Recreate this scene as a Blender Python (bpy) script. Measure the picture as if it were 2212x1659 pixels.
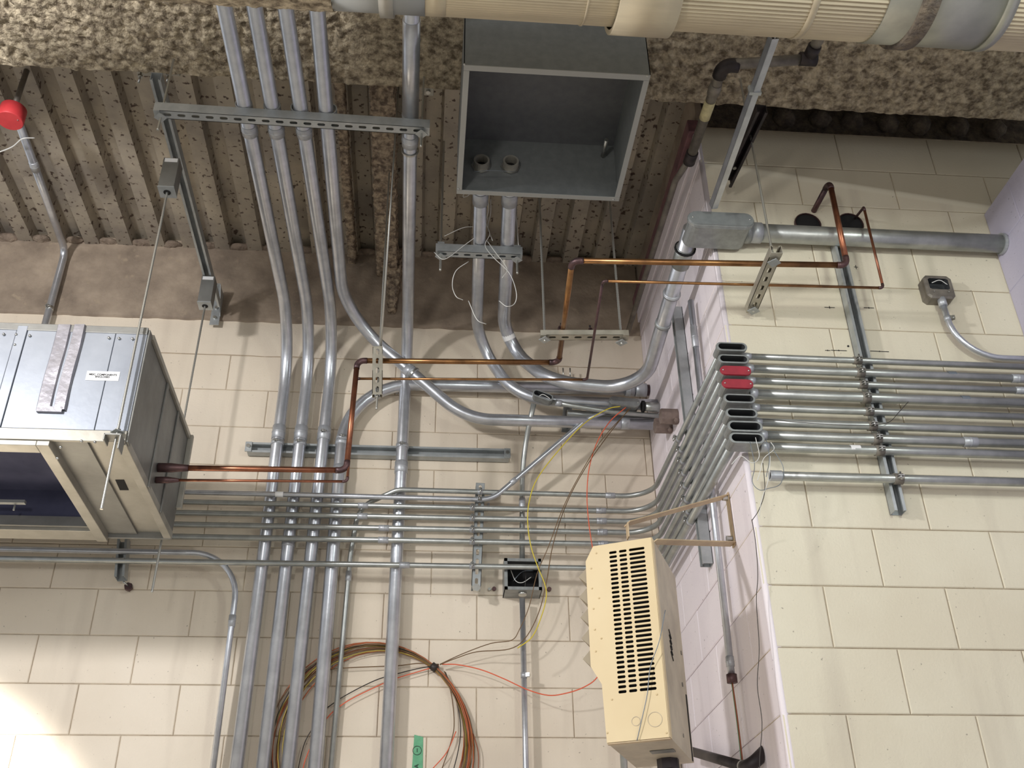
import bpy, bmesh, math, random
from mathutils import Vector as V, Matrix, noise
random.seed(7)
for o in list(bpy.data.objects): bpy.data.objects.remove(o)
C = bpy.context.scene.collection
S = bpy.context.scene
CZ = 1.5                                   # camera height above the floor
FO, PI_, RO, YA = 2253.2186, 0.5544533549516995, -0.016531147664907996, 0.09279947326311735
# ------------------------------------------------------------ camera
cp, sp, cy_, sy_ = math.cos(PI_), math.sin(PI_), math.cos(YA), math.sin(YA)
fw = V((sy_*cp, cy_*cp, sp)); rt = V((cy_, -sy_, 0)); upv = rt.cross(fw)
R_ = rt*math.cos(RO)+upv*math.sin(RO); U_ = -rt*math.sin(RO)+upv*math.cos(RO); W_ = fw
cam = bpy.data.cameras.new('camera'); co = bpy.data.objects.new('camera', cam); C.objects.link(co)
cam.sensor_width = 36; cam.lens = 36*FO/2212; cam.clip_start = .05
m = Matrix((R_, U_, -W_)).transposed().to_4x4(); m.translation = V((0, 0, CZ)); co.matrix_world = m
S.camera = co
# ------------------------------------------------------------ world, lamps, exposure
wd = bpy.data.worlds.new('room'); S.world = wd; wd.use_nodes = True
bg = wd.node_tree.nodes['Background']; bg.inputs[0].default_value = (.93, .96, 1, 1); bg.inputs[1].default_value = .40
def lamp(loc, energy, col, size):
    l = bpy.data.lights.new('lamp', 'POINT'); l.energy = energy; l.color = col; l.shadow_soft_size = size
    o = bpy.data.objects.new('lamp', l); C.objects.link(o); o.location = V(loc)+V((0, 0, CZ)); return o
lamp((-2.3, 1.0, 2.25), 132, (1.0, .985, .985), .12)
lamp((1.7, .3, 2.1), 34, (.94, 1.0, .92), .16)
lamp((-1.0, -.9, .9), 44, (1.0, .96, .90), .16)  # fill light added low behind the camera for highlights on the lower conduits
sl = bpy.data.lights.new('lamp_spot', 'SPOT'); sl.energy = 520; sl.color = (1, .97, .9); sl.spot_size = math.radians(42); sl.spot_blend = .3; sl.shadow_soft_size = .06
so = bpy.data.objects.new('lamp_spot', sl); C.objects.link(so)
so.location = V((-2.9, 2.0, 1.1+CZ)); so.rotation_euler = (V((-2.2, 4.4, .42+CZ))-so.location).to_track_quat('-Z', 'Y').to_euler()
S.view_settings.view_transform = 'Standard'; S.view_settings.look = 'None'; S.view_settings.gamma = 1
S.view_settings.use_curve_mapping = False; S.view_settings.exposure = 1.08
# ------------------------------------------------------------ pixel -> place (frame 2212 x 1659), z relative to the camera
def ray(x, y): return W_+R_*((x-1106)/FO)+U_*((829.5-y)/FO)
def oY(x, y, D): d = ray(x, y); return d*(D/d.y)
def oZ(x, y, D): d = ray(x, y); return d*(D/d.z)
def oX(x, y, D): d = ray(x, y); return d*(D/d.x)
def prj(P): z = P.dot(W_); return (1106+FO*P.dot(R_)/z, 829.5-FO*P.dot(U_)/z)
# ------------------------------------------------------------ materials
def srgb(*c):
    f = lambda v: v/12.92 if v <= .04045 else ((v+.055)/1.055)**2.4
    return tuple(f(v/255) for v in c)+(1,)
def mat(name, c1, c2=None, rough=.5, metal=0., scale=6., det=4., lo=.35, hi=.65, bump=0., bscale=40., specks=None, spec=.5, coord='Object', stretch=None, speck_lim=(.68, .74), speck_scale=60):
    mt = bpy.data.materials.new(name); mt.use_nodes = True; N = mt.node_tree.nodes; L = mt.node_tree.links
    b = N['Principled BSDF']; b.inputs['Roughness'].default_value = rough; b.inputs['Metallic'].default_value = metal
    b.inputs['Specular IOR Level'].default_value = spec
    tc = N.new('ShaderNodeTexCoord'); src = tc.outputs[coord]
    if stretch:
        mp = N.new('ShaderNodeMapping'); L.new(src, mp.inputs[0]); mp.inputs['Scale'].default_value = stretch; src = mp.outputs[0]
    col = None
    if c2:
        n = N.new('ShaderNodeTexNoise'); L.new(src, n.inputs['Vector']); n.inputs['Scale'].default_value = scale; n.inputs['Detail'].default_value = det; n.inputs['Roughness'].default_value = .6
        r = N.new('ShaderNodeValToRGB'); r.color_ramp.elements[0].position = lo; r.color_ramp.elements[1].position = hi
        r.color_ramp.elements[0].color = c2; r.color_ramp.elements[1].color = c1
        L.new(n.outputs['Fac'], r.inputs[0]); col = r.outputs[0]
    if specks:
        n2 = N.new('ShaderNodeTexNoise'); L.new(src, n2.inputs['Vector']); n2.inputs['Scale'].default_value = speck_scale; n2.inputs['Detail'].default_value = 3
        r2 = N.new('ShaderNodeValToRGB'); r2.color_ramp.elements[0].position = speck_lim[0]; r2.color_ramp.elements[1].position = speck_lim[1]
        r2.color_ramp.elements[0].color = (0, 0, 0, 1); r2.color_ramp.elements[1].color = (1, 1, 1, 1)
        L.new(n2.outputs['Fac'], r2.inputs[0])
        mx = N.new('ShaderNodeMixRGB'); L.new(r2.outputs[0], mx.inputs[0]); mx.inputs[2].default_value = specks
        if col: L.new(col, mx.inputs[1])
        else: mx.inputs[1].default_value = c1
        col = mx.outputs[0]
    if col: L.new(col, b.inputs['Base Color'])
    else: b.inputs['Base Color'].default_value = c1
    if bump:
        n3 = N.new('ShaderNodeTexNoise'); L.new(src, n3.inputs['Vector']); n3.inputs['Scale'].default_value = bscale; n3.inputs['Detail'].default_value = 5
        bp = N.new('ShaderNodeBump'); bp.inputs['Strength'].default_value = bump; bp.inputs['Distance'].default_value = .01
        L.new(n3.outputs['Fac'], bp.inputs['Height']); L.new(bp.outputs[0], b.inputs['Normal'])
    return mt
def wallpaint(name, ca, cb, streak, tall):
    # painted block: mottling, soft vertical runs of dirt, small specks; placed by world position so it runs on from block to block
    mt = bpy.data.materials.new(name); mt.use_nodes = True; N = mt.node_tree.nodes; L = mt.node_tree.links
    b = N['Principled BSDF']; b.inputs['Roughness'].default_value = .55; b.inputs['Specular IOR Level'].default_value = .35
    g = N.new('ShaderNodeNewGeometry'); P = g.outputs['Position']
    def nz(sc, det, st=(1, 1, 1)):
        mp = N.new('ShaderNodeMapping'); L.new(P, mp.inputs[0]); mp.inputs['Scale'].default_value = st
        n = N.new('ShaderNodeTexNoise'); L.new(mp.outputs[0], n.inputs['Vector']); n.inputs['Scale'].default_value = sc; n.inputs['Detail'].default_value = det; return n.outputs['Fac']
    def rmp(f, a, c):
        r = N.new('ShaderNodeMapRange'); L.new(f, r.inputs[0]); r.inputs[1].default_value = a; r.inputs[2].default_value = c; r.clamp = True; return r.outputs[0]
    def mix(f, c1, c2, k=1.):
        x = N.new('ShaderNodeMixRGB')
        if k != 1:
            mm = N.new('ShaderNodeMath'); mm.operation = 'MULTIPLY'; L.new(f, mm.inputs[0]); mm.inputs[1].default_value = k; f = mm.outputs[0]
        L.new(f, x.inputs[0])
        for i, c in ((1, c1), (2, c2)):
            if isinstance(c, tuple): x.inputs[i].default_value = c
            else: L.new(c, x.inputs[i])
        return x.outputs[0]
    c = mix(rmp(nz(2.2, 4), .35, .65), ca, cb)
    c = mix(rmp(nz(9, 3, (1, 1, .12)), .55, .78), c, streak, .55)
    c = mix(rmp(nz(70, 2), .70, .76), c, tuple(v*.55 for v in streak[:3])+(1,), .8)
    if tall:   # shading of the dusty upper pier painted into the colour, above a slanted line
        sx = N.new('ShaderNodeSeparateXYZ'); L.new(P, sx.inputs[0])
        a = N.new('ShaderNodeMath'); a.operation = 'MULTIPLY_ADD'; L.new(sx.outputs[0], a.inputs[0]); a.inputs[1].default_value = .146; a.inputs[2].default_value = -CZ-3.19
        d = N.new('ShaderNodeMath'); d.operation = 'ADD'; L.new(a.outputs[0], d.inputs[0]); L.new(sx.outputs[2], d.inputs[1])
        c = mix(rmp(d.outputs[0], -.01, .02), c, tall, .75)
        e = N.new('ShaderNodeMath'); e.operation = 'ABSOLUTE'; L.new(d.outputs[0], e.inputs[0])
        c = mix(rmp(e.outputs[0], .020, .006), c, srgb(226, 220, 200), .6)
    L.new(c, b.inputs['Base Color'])
    bp = N.new('ShaderNodeBump'); bp.inputs['Strength'].default_value = .25; bp.inputs['Distance'].default_value = .004
    L.new(nz(120, 5), bp.inputs['Height']); L.new(bp.outputs[0], b.inputs['Normal'])
    return mt
M = {}
M['back'] = wallpaint('cream_wall_paint', srgb(226, 214, 196), srgb(217, 204, 185), srgb(196, 183, 166), None)
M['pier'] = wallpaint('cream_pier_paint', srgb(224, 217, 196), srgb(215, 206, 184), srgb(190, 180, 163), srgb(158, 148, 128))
M['side'] = wallpaint('pale_side_paint', srgb(242, 234, 238), srgb(234, 225, 231), srgb(204, 192, 198), None)
M['lilac'] = wallpaint('lilac_paint', srgb(190, 186, 204), srgb(180, 176, 196), srgb(170, 166, 185), None)
M['mortar'] = mat('painted_mortar', srgb(205, 192, 172), srgb(165, 150, 130), rough=.8, scale=14)
M['mortar_side'] = mat('painted_mortar_pale', srgb(206, 196, 198), srgb(180, 168, 172), rough=.8, scale=14)
M['brown'] = mat('brown_plaster', srgb(166, 150, 132), srgb(128, 114, 100), rough=.9, scale=5, det=8, bump=.5, bscale=30, specks=srgb(160, 144, 124), speck_lim=(.62, .72), speck_scale=18)
M['spray'] = mat('sprayed_fireproofing', srgb(184, 166, 142), srgb(104, 90, 78), rough=1, scale=38, det=6, lo=.38, hi=.62, bump=1., bscale=70)
M['sprayg'] = mat('sprayed_fireproofing_grey', srgb(120, 108, 92), srgb(80, 72, 66), rough=1, scale=30, det=6, bump=1., bscale=80)
M['deck'] = mat('galvanised_deck', srgb(188, 178, 160), srgb(148, 140, 130), rough=.55, metal=.25, scale=3, det=6, specks=srgb(84, 70, 62), speck_lim=(.60, .66), speck_scale=38, bump=.15, bscale=30)
M['closure'] = mat('plaster_closure', srgb(150, 134, 118), srgb(112, 98, 86), rough=.95, scale=20, bump=.8, bscale=60)
def metal(n, a, b, rough=.36, met=.85, sc=14, bump=.04): return mat(n, a, b, rough=rough, metal=met, scale=sc, det=5, lo=.3, hi=.7, bump=bump, bscale=55)
M['emt'] = metal('conduit_galvanised', srgb(208, 211, 217), srgb(182, 185, 192), .31, .8)
M['emt2'] = metal('conduit_dull', srgb(186, 189, 186), srgb(158, 161, 159), .36, .75)
M['fit'] = metal('fitting_metal', srgb(192, 195, 200), srgb(166, 169, 174), .42, .5)
M['strut'] = metal('strut_zinc', srgb(184, 188, 189), srgb(156, 161, 163), .42, .5)
M['strutw'] = metal('slotted_strut', srgb(188, 184, 170), srgb(158, 152, 138), .45, .5)
M['rod'] = mat('threaded_rod', srgb(196, 196, 190), rough=.35, metal=.85, bump=.0)
M['bolt'] = metal('bolt_zinc', srgb(205, 205, 200), srgb(160, 160, 158), .3, .9)
M['sheet'] = metal('sheet_steel', srgb(168, 174, 184), srgb(150, 156, 167), .38, .5, 5, .02)
M['sheetd'] = metal('sheet_steel_dull', srgb(150, 150, 146), srgb(120, 119, 116), .5, .6, 5)
M['flange'] = metal('flange_steel', srgb(182, 179, 170), srgb(154, 150, 140), .45, .5, 6)
M['tape'] = mat('foil_tape', srgb(160, 158, 164), srgb(142, 140, 147), rough=.4, metal=.5, scale=8, bump=.3, bscale=20)
M['inside'] = mat('dark_liner', srgb(84, 86, 112), srgb(62, 64, 88), rough=.9, scale=4)
M['dark'] = mat('dark_recess', srgb(22, 21, 22), rough=.9)
M['boxg'] = mat('enclosure_grey_paint', srgb(122, 126, 126), srgb(112, 116, 117), rough=.45, scale=30)
M['boxi'] = mat('enclosure_inside', srgb(96, 98, 101), srgb(88, 90, 94), rough=.5, scale=30)
M['boxe'] = mat('enclosure_edge', srgb(156, 158, 156), rough=.4, metal=.3)
M['body'] = mat('conduit_body_grey', srgb(150, 153, 153), srgb(132, 135, 135), rough=.38, metal=.35, scale=30)
M['bodyd'] = mat('conduit_body_inside', srgb(56, 58, 60), rough=.8)
M['red'] = mat('red_cover', srgb(158, 40, 56), srgb(136, 34, 48), rough=.5, scale=20)
M['redcap'] = mat('red_cap', srgb(214, 66, 70), srgb(196, 56, 62), rough=.5, scale=10)
M['redst'] = mat('red_steel', srgb(130, 92, 94), srgb(100, 70, 74), rough=.8, scale=12)
M['cop'] = mat('copper', srgb(172, 112, 84), srgb(126, 84, 66), rough=.34, metal=.85, scale=10, det=6, specks=srgb(96, 60, 54), speck_lim=(.6, .72), speck_scale=9)
M['copd'] = mat('copper_sooty', srgb(110, 84, 84), srgb(70, 56, 58), rough=.45, metal=.7, scale=18, det=5)
M['brass'] = mat('copper_golden', srgb(166, 122, 78), srgb(122, 88, 58), rough=.32, metal=.85, scale=12, det=5)
M['heat'] = mat('beige_enamel', srgb(220, 199, 158), srgb(214, 192, 150), rough=.42, scale=4)
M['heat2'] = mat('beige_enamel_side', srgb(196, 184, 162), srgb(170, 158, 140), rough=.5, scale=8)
M['heatb'] = mat('beige_bracket', srgb(206, 184, 148), srgb(176, 152, 122), rough=.5, scale=10)
M['fin'] = mat('louvre_steel', srgb(150, 136, 112), rough=.5)
M['black'] = mat('black_iron', srgb(58, 50, 52), srgb(38, 34, 36), rough=.5, metal=.3, scale=20)
M['pipe'] = mat('grey_iron_pipe', srgb(138, 132, 122), srgb(104, 98, 92), rough=.55, metal=.4, scale=14)
M['ptape'] = mat('pale_yellow_label', srgb(220, 212, 166), srgb(190, 180, 140), rough=.7, scale=50)
M['duct'] = mat('ribbed_duct', srgb(196, 184, 158), srgb(172, 160, 138), rough=.55, metal=.3, scale=5, stretch=(.4, 2, 2))
M['ductb'] = metal('duct_band', srgb(176, 176, 164), srgb(146, 146, 138), .42, .7, 6)
M['yel'] = mat('yellow_jacket', srgb(214, 194, 60), rough=.5)
M['ora'] = mat('orange_jacket', srgb(226, 100, 66), rough=.5); M['orad'] = mat('dull_orange_jacket', srgb(176, 92, 50), rough=.5); M['yeld'] = mat('dull_yellow_jacket', srgb(176, 156, 66), rough=.5)
M['bro'] = mat('brown_jacket', srgb(110, 84, 54), rough=.5)
M['blk'] = mat('black_jacket', srgb(48, 42, 38), rough=.5)
M['red2'] = mat('rust_jacket', srgb(146, 78, 46), rough=.5)
M['wht'] = mat('white_wire', srgb(222, 222, 218), rough=.4)
M['blu'] = mat('grey_wire', srgb(120, 128, 136), rough=.4, metal=.4)
M['green'] = mat('green_tape', srgb(112, 178, 138), srgb(96, 162, 124), rough=.7, scale=30)
M['ink'] = mat('black_ink', srgb(30, 30, 32), rough=.7)
M['label'] = mat('white_label', srgb(236, 236, 236), rough=.5)
M['caulk'] = mat('fire_caulk', srgb(134, 118, 110), srgb(110, 94, 88), rough=.9, scale=20)
M['conc'] = mat('concrete_floor', srgb(176, 172, 164), srgb(160, 156, 148), rough=.8, scale=4)
# ------------------------------------------------------------ mesh helpers
class B:
    def __init__(s): s.v = []; s.f = []; s.sm = []
    def add(s, vs, fs, smooth=False):
        n = len(s.v); s.v += [V(q) for q in vs]
        for f in fs: s.f.append([i+n for i in f]); s.sm.append(smooth)
        return s
    def box(s, a, b):
        x0, x1 = sorted((a[0], b[0])); y0, y1 = sorted((a[1], b[1])); z0, z1 = sorted((a[2], b[2]))
        return s.add([(x0, y0, z0), (x1, y0, z0), (x1, y1, z0), (x0, y1, z0), (x0, y0, z1), (x1, y0, z1), (x1, y1, z1), (x0, y1, z1)],
              [(0, 3, 2, 1), (4, 5, 6, 7), (0, 1, 5, 4), (1, 2, 6, 5), (2, 3, 7, 6), (3, 0, 4, 7)])
    def obox(s, c, ax, ay, az, sx, sy, sz):   # oriented box: centre, unit axes, full sizes
        vs = [c+ax*(i*sx/2)+ay*(j*sy/2)+az*(k*sz/2) for k in (-1, 1) for i, j in ((-1, -1), (1, -1), (1, 1), (-1, 1))]
        return s.add(vs, [(0, 3, 2, 1), (4, 5, 6, 7), (0, 1, 5, 4), (1, 2, 6, 5), (2, 3, 7, 6), (3, 0, 4, 7)])
    def bar(s, a, b, w, h, up=V((0, 0, 1))):
        a, b = V(a), V(b); t = (b-a).normalized(); sd = t.cross(up).normalized(); u = sd.cross(t)
        return s.obox((a+b)/2, t, sd, u, (b-a).length, w, h)
    def tube(s, pts, r, n=16, cap=True, smooth=True):
        pts = [V(q) for q in pts]; t = (pts[1]-pts[0]).normalized()
        a = t.orthogonal().normalized(); rings = []
        for i, q in enumerate(pts):
            t2 = (pts[min(i+1, len(pts)-1)]-pts[max(i-1, 0)]).normalized()
            a = (a-t2*a.dot(t2)).normalized(); bb = t2.cross(a)
            rr = r[i] if isinstance(r, (list, tuple)) else r
            rings.append([q+(a*math.cos(2*math.pi*k/n)+bb*math.sin(2*math.pi*k/n))*rr for k in range(n)])
        vs = [p for g in rings for p in g]; fs = []
        for i in range(len(rings)-1):
            for k in range(n): fs.append((i*n+k, i*n+(k+1) % n, (i+1)*n+(k+1) % n, (i+1)*n+k))
        s.add(vs, fs, smooth)
        if cap: s.add(rings[0], [tuple(range(n))[::-1]]); s.add(rings[-1], [tuple(range(n))])
        return s
    def cyl(s, a, b, r, n=16, r2=None, smooth=True): return s.tube([a, b], [r, r if r2 is None else r2], n, True, smooth)
    def hexn(s, c, t, r, h): t = V(t).normalized(); return s.cyl(V(c)-t*h/2, V(c)+t*h/2, r, 6, smooth=False)
    def sph(s, c, r, n=10):
        c = V(c); vs = []; fs = []
        for i in range(n//2+1):
            th = math.pi*i/(n//2)
            for k in range(n): ph = 2*math.pi*k/n; vs.append(c+V((math.sin(th)*math.cos(ph), math.sin(th)*math.sin(ph), math.cos(th)))*r)
        for i in range(n//2):
            for k in range(n): fs.append((i*n+k, i*n+(k+1) % n, (i+1)*n+(k+1) % n, (i+1)*n+k))
        return s.add(vs, fs, True)
    def annulus(s, c, t, r0, r1, h, n=20):
        c, t = V(c), V(t).normalized(); a = t.orthogonal().normalized(); b = t.cross(a); vs = []
        for r, k in ((r0, -.5), (r1, -.5), (r1, .5), (r0, .5)):
            for i in range(n): w = 2*math.pi*i/n; vs.append(c+t*(h*k)+(a*math.cos(w)+b*math.sin(w))*r)
        fs = []
        for j in range(4):
            for i in range(n): fs.append((j*n+i, j*n+(i+1) % n, ((j+1) % 4)*n+(i+1) % n, ((j+1) % 4)*n+i))
        return s.add(vs, fs, False)
    def plate_holes(s, o, ax, ay, nrm, th, cells):
        # cells: (u0,u1,v0,v1, hole half length, hole half width) ; rounded slot in the middle of each cell; slot long side along u
        for (u0, u1, v0, v1, hl, hw) in cells:
            cu, cv = (u0+u1)/2, (v0+v1)/2
            inner = []; outer = []
            for k in range(12):
                w = 2*math.pi*(k+.5)/12; x, y = math.cos(w), math.sin(w)
                inner.append((cu+(hl-hw)*(1 if x > 0 else -1)+hw*x, cv+hw*y))
                mm = max(abs(x), abs(y)); ox, oy = x/mm, y/mm
                if abs(abs(x)-abs(y)) < .3: ox, oy = math.copysign(1, x), math.copysign(1, y)
                outer.append((cu+ox*(u1-u0)/2, cv+oy*(v1-v0)/2))
            vs = []
            for d in (0, -th):
                for L_ in (inner, outer): vs += [o+ax*u+ay*v+nrm*d for u, v in L_]
            fs = []
            for k in range(12):
                j = (k+1) % 12
                fs += [(k, j, 12+j, 12+k), (24+k, 24+j, 36+j, 36+k), (k, j, 24+j, 24+k)]
            s.add(vs, fs)
        return s
    def build(s, name, mt, parent=None, bevel=0, loc=None):
        me = bpy.data.meshes.new(name); off = V((0, 0, CZ))
        org = V(parent['_o']) if parent is not None and '_o' in parent else V((0, 0, 0))
        if loc is not None: org = V(loc)
        me.from_pydata([tuple(q-org+(V((0,0,0)) if (parent is not None or loc is not None) else off)) for q in s.v], [], s.f)
        bm = bmesh.new(); bm.from_mesh(me)
        bmesh.ops.remove_doubles(bm, verts=bm.verts, dist=1e-6) if len(s.v) < 4000 else None
        bmesh.ops.recalc_face_normals(bm, faces=bm.faces); bm.to_mesh(me); bm.free()
        if len(me.polygons) == len(s.sm):
            me.polygons.foreach_set('use_smooth', s.sm)
        me.materials.append(M[mt]); o = bpy.data.objects.new(name, me); C.objects.link(o)
        if parent is not None: o.parent = parent
        if loc is not None: o.location = V(loc)+off
        o['_o'] = tuple(org)
        if bevel:
            b = o.modifiers.new('bevel', 'BEVEL'); b.width = bevel; b.segments = 2; b.limit_method = 'ANGLE'
        return o
def thing(name, label, cat, loc, group=None):
    o = bpy.data.objects.new(name, None); C.objects.link(o); o.location = V(loc)+V((0, 0, CZ)); o['_o'] = tuple(loc)
    o.empty_display_size = .05; o['label'] = label; o['category'] = cat
    if group: o['group'] = group
    return o
def tag(o, label, cat, group=None):
    o['label'] = label; o['category'] = cat
    if group: o['group'] = group
    return o
def fillet(pts, rads, seg=10):
    # polyline with rounded corners; rads one per inner corner
    pts = [V(q) for q in pts]
    if not isinstance(rads, (list, tuple)): rads = [rads]*(len(pts)-2)
    out = [pts[0]]
    for i in range(1, len(pts)-1):
        p, a, b = pts[i], (pts[i-1]-pts[i]), (pts[i+1]-pts[i]); la, lb = a.length, b.length; a.normalize(); b.normalize()
        ang = a.angle(b)
        if ang > 3.1: out.append(p); continue
        d = min(rads[i-1]/math.tan(ang/2), la*.48 if i > 1 else la*.98, lb*.48 if i < len(pts)-2 else lb*.98); r = d*math.tan(ang/2)
        cdir = (a+b).normalized(); cc = p+cdir*(r/math.sin(ang/2)); s0, s1 = p+a*d-cc, p+b*d-cc
        tot = s0.angle(s1); ax = s0.cross(s1).normalized()
        for k in range(seg+1): out.append(cc+Matrix.Rotation(tot*k/seg, 3, ax)@s0)
    out.append(pts[-1]); return out
def at_px(path, x, y):
    # point and direction of the path where it passes the given place of the frame
    best = None
    for i in range(len(path)-1):
        n = 40
        for k in range(n+1):
            q = path[i].lerp(path[i+1], k/n); u, v = prj(q); d = (u-x)**2+(v-y)**2
            if best is None or d < best[0]: best = (d, q, (path[i+1]-path[i]).normalized())
    return best[1], best[2]
def coupling(parent, path, px, r, L=.05, k=1.13, mt='fit', name='coupling', lip=True):
    q, t = at_px(path, *px); b = B(); rr = r*k
    b.tube([q-t*L/2, q-t*L/2*.96, q+t*L/2*.96, q+t*L/2], [r*1.01, rr, rr, r*1.01], 18)
    if lip: b.tube([q-t*.003, q-t*.002, q+t*.002, q+t*.003], [rr, rr*1.05, rr*1.05, rr], 18, cap=False)
    return b.build(name, mt, parent)
def strap(parent, path, px, r, out=V((0, -1, 0)), mt='fit', w=.022, bolt=True):
    q, t = at_px(path, *px); b = B(); b.cyl(q-t*w/2, q+t*w/2, r*1.09, 18)
    o = b.build('strap', mt, parent)
    if bolt:
        n = V(out).normalized(); sd = t.cross(n).normalized()
        bb = B(); bb.obox(q+n*(r+.006), t, sd, n, w*.7, .004, .016); bb.obox(q+n*(r+.006)+sd*.008, t, sd, n, w*.7, .003, .016)
        bb.cyl(q+n*(r+.008)-sd*.014, q+n*(r+.008)+sd*.014, .0035, 6)
        bb.build('strap_screw', 'bolt', o)
    return o
def conduit(name, label, cat, pts, rads, r, mt='emt', group=None, n=18, part='tube'):
    path = fillet(pts, rads); t = thing(name, label, cat, path[0], group)
    B().tube(path, r, n).build(part, mt, t); return t, path
def catmull(pts, n=6):
    pts = [V(q) for q in pts]; P = [pts[0]*2-pts[1]]+pts+[pts[-1]*2-pts[-2]]; out = []
    for i in range(1, len(P)-2):
        for k in range(n):
            t = k/n; a, b, c, d = P[i-1], P[i], P[i+1], P[i+2]
            out.append(.5*((2*b)+(c-a)*t+(2*a-5*b+4*c-d)*t*t+(3*b-a-3*c+d)*t**3))
    out.append(pts[-1]); return out
def wire(name, label, cat, pts, r, mt, parent=None, group=None, n=6):
    b = B().tube(catmull(pts), r, n)
    if parent is not None: return b.build(name, mt, parent)
    o = b.build(name, mt, None, loc=pts[0]); return tag(o, label, cat, group)
def channel(parent, a, b, opn, w=.041, h=.041, slots=True, mt='strut', name='channel', pitch=.0508, th=.0025, phase=.5):
    # metal framing channel from a to b (centre of section); open side towards opn; slotted web on the other side
    a, b = V(a), V(b); t = (b-a).normalized(); o = V(opn); o = (o-t*o.dot(t)).normalized(); s = t.cross(o); L = (b-a).length
    bb = B(); prof = [(-w/2, -h/2), (-w/2, h/2), (-w/2+.010, h/2), (-w/2+.010, h/2-.007), (-w/2+.010-th, h/2-.007), (-w/2+.010-th, h/2-th), (-w/2+th, h/2-th), (-w/2+th, -h/2)]
    for sg in (1, -1):
        vs = [q+s*(x*sg)+o*y for q in (a, b) for x, y in prof]; n = len(prof)
        bb.add(vs, [(i, (i+1) % n, n+(i+1) % n, n+i) for i in range(n)]+[tuple(range(n)), tuple(range(n, 2*n))])
    wi = w/2
    if slots:
        k = max(1, int(L/pitch)); m0 = (L-k*pitch)/2; cells = [(m0+i*pitch, m0+(i+1)*pitch, -wi, wi, .0145, .0070) for i in range(k)]
        bb.plate_holes(a-o*(h/2), t, s, -o, th, cells)
        for u0, u1 in ((0, m0), (L-m0, L)):
            if u1-u0 > 1e-4: bb.obox(a-o*(h/2-th/2*-1)+t*((u0+u1)/2), t, s, o, u1-u0, w, th)
    else: bb.obox((a+b)/2-o*(h/2-th/2), t, s, o, L, w, th)
    return bb.build(name, mt, parent)
def rod(parent, a, b, r=.0048, name='threaded_rod', mt='rod'):
    # rod with real (coarse) thread ridges
    a, b = V(a), V(b); L = (b-a).length; n = int(L/.006); pts = []; rr = []
    for i in range(n+1):
        pts.append(a.lerp(b, i/n)); rr.append(r if i % 2 else r*.84)
    return B().tube(pts, rr, 8).build(name, mt, parent)
def nutwasher(parent, c, t, r=.011):
    t = V(t).normalized(); B().hexn(c, t, r, .009).build('nut', 'bolt', parent)
    B().obox(V(c)-t*.006, t, t.orthogonal().normalized(), t.cross(t.orthogonal().normalized()), .003, .034, .034).build('washer', 'strut', parent)
def struct(o): o['kind'] = 'structure'; return o
# ------------------------------------------------------------ setting: walls of painted blocks
D, P, X1, XR = 4.4, 3.1, 1.085, 2.245
ZF = -CZ
BW, BH = .4064, .2035
mesh_cache = {}
def block_mesh(w, h, ax, mtn):
    key = (round(w, 4), round(h, 4), ax, mtn)
    if key in mesh_cache: return mesh_cache[key]
    g, d, c = .0016, .03, .0032; w2, h2 = w/2-g, h/2-g
    loops = [(w2-.0, h2, .03), (w2, h2, c*.8), (w2-c, h2-c, 0)]
    vs = []
    for a, b, e in loops:
        for sx, sz in ((-1, -1), (1, -1), (1, 1), (-1, 1)):
            vs.append((sx*a, e, sz*b) if ax == 'y' else (e, sx*a, sz*b))
    fs = [(i*4+k, i*4+(k+1) % 4, (i+1)*4+(k+1) % 4, (i+1)*4+k) for i in range(2) for k in range(4)]+[(8, 9, 10, 11)]
    me = bpy.data.meshes.new('block'); me.from_pydata(vs, [], fs)
    bm = bmesh.new(); bm.from_mesh(me); bmesh.ops.recalc_face_normals(bm, faces=bm.faces)
    f = [q for q in bm.faces if len(q.verts) == 4][-1]
    bm.faces.ensure_lookup_table(); ff = bm.faces[8]; want = V((0, -1, 0)) if ax == 'y' else V((-1, 0, 0))
    if ff.normal.dot(want) < 0: bmesh.ops.reverse_faces(bm, faces=bm.faces)
    bm.to_mesh(me); bm.free(); me.materials.append(M[mtn]); mesh_cache[key] = me; return me
def blocks(parent, ax, plane, u0, u1, z0, ztop, zref, head, mtn, keep=None):
    k = math.floor((z0-zref)/BH); n = 0
    while zref+k*BH < ztop-.01:
        a, b = zref+k*BH, min(zref+(k+1)*BH, ztop); ph = head+(BW/2 if k % 2 else 0)
        u = ph+math.floor((u0-ph)/BW)*BW
        while u < u1:
            l, r = max(u, u0), min(u+BW, u1)
            if r-l > .03 and (keep is None or keep((l+r)/2, (a+b)/2)):
                o = bpy.data.objects.new('block', block_mesh(r-l, b-a, ax, mtn)); C.objects.link(o); o.parent = parent
                jit = random.uniform(0, .0012)
                o.location = ((l+r)/2, plane-jit, (a+b)/2) if ax == 'y' else (plane-jit, (l+r)/2, (a+b)/2)
                o.location -= V(parent['_o']); o.location = V(o.location)
                n += 1
            u += BW
        k += 1
def slab(name, a, b, mt):
    o = B().box(a, b).build(name, mt, None, loc=(0, 0, 0)); return struct(o)
wb = slab('wall_back', (-3.2, D+.005, ZF), (X1+.2, D+.3, 3.9), 'mortar')
slab('wall_back_lower', (-3.2, D+.0015, ZF), (X1, D+.02, .40), 'back').parent = wb
bpy.data.objects['wall_back_lower'].location -= wb.location; bpy.data.objects['wall_back_lower'].name = 'painted_face'
blocks(wb, 'y', D, -2.95, X1, .41, 2.851, 1.024-BH*4, -1.59+BW/2, 'back')
wp = slab('wall_pier_front', (X1+.002, P+.005, ZF), (XR+.5, P+.3, 3.245), 'mortar')
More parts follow.
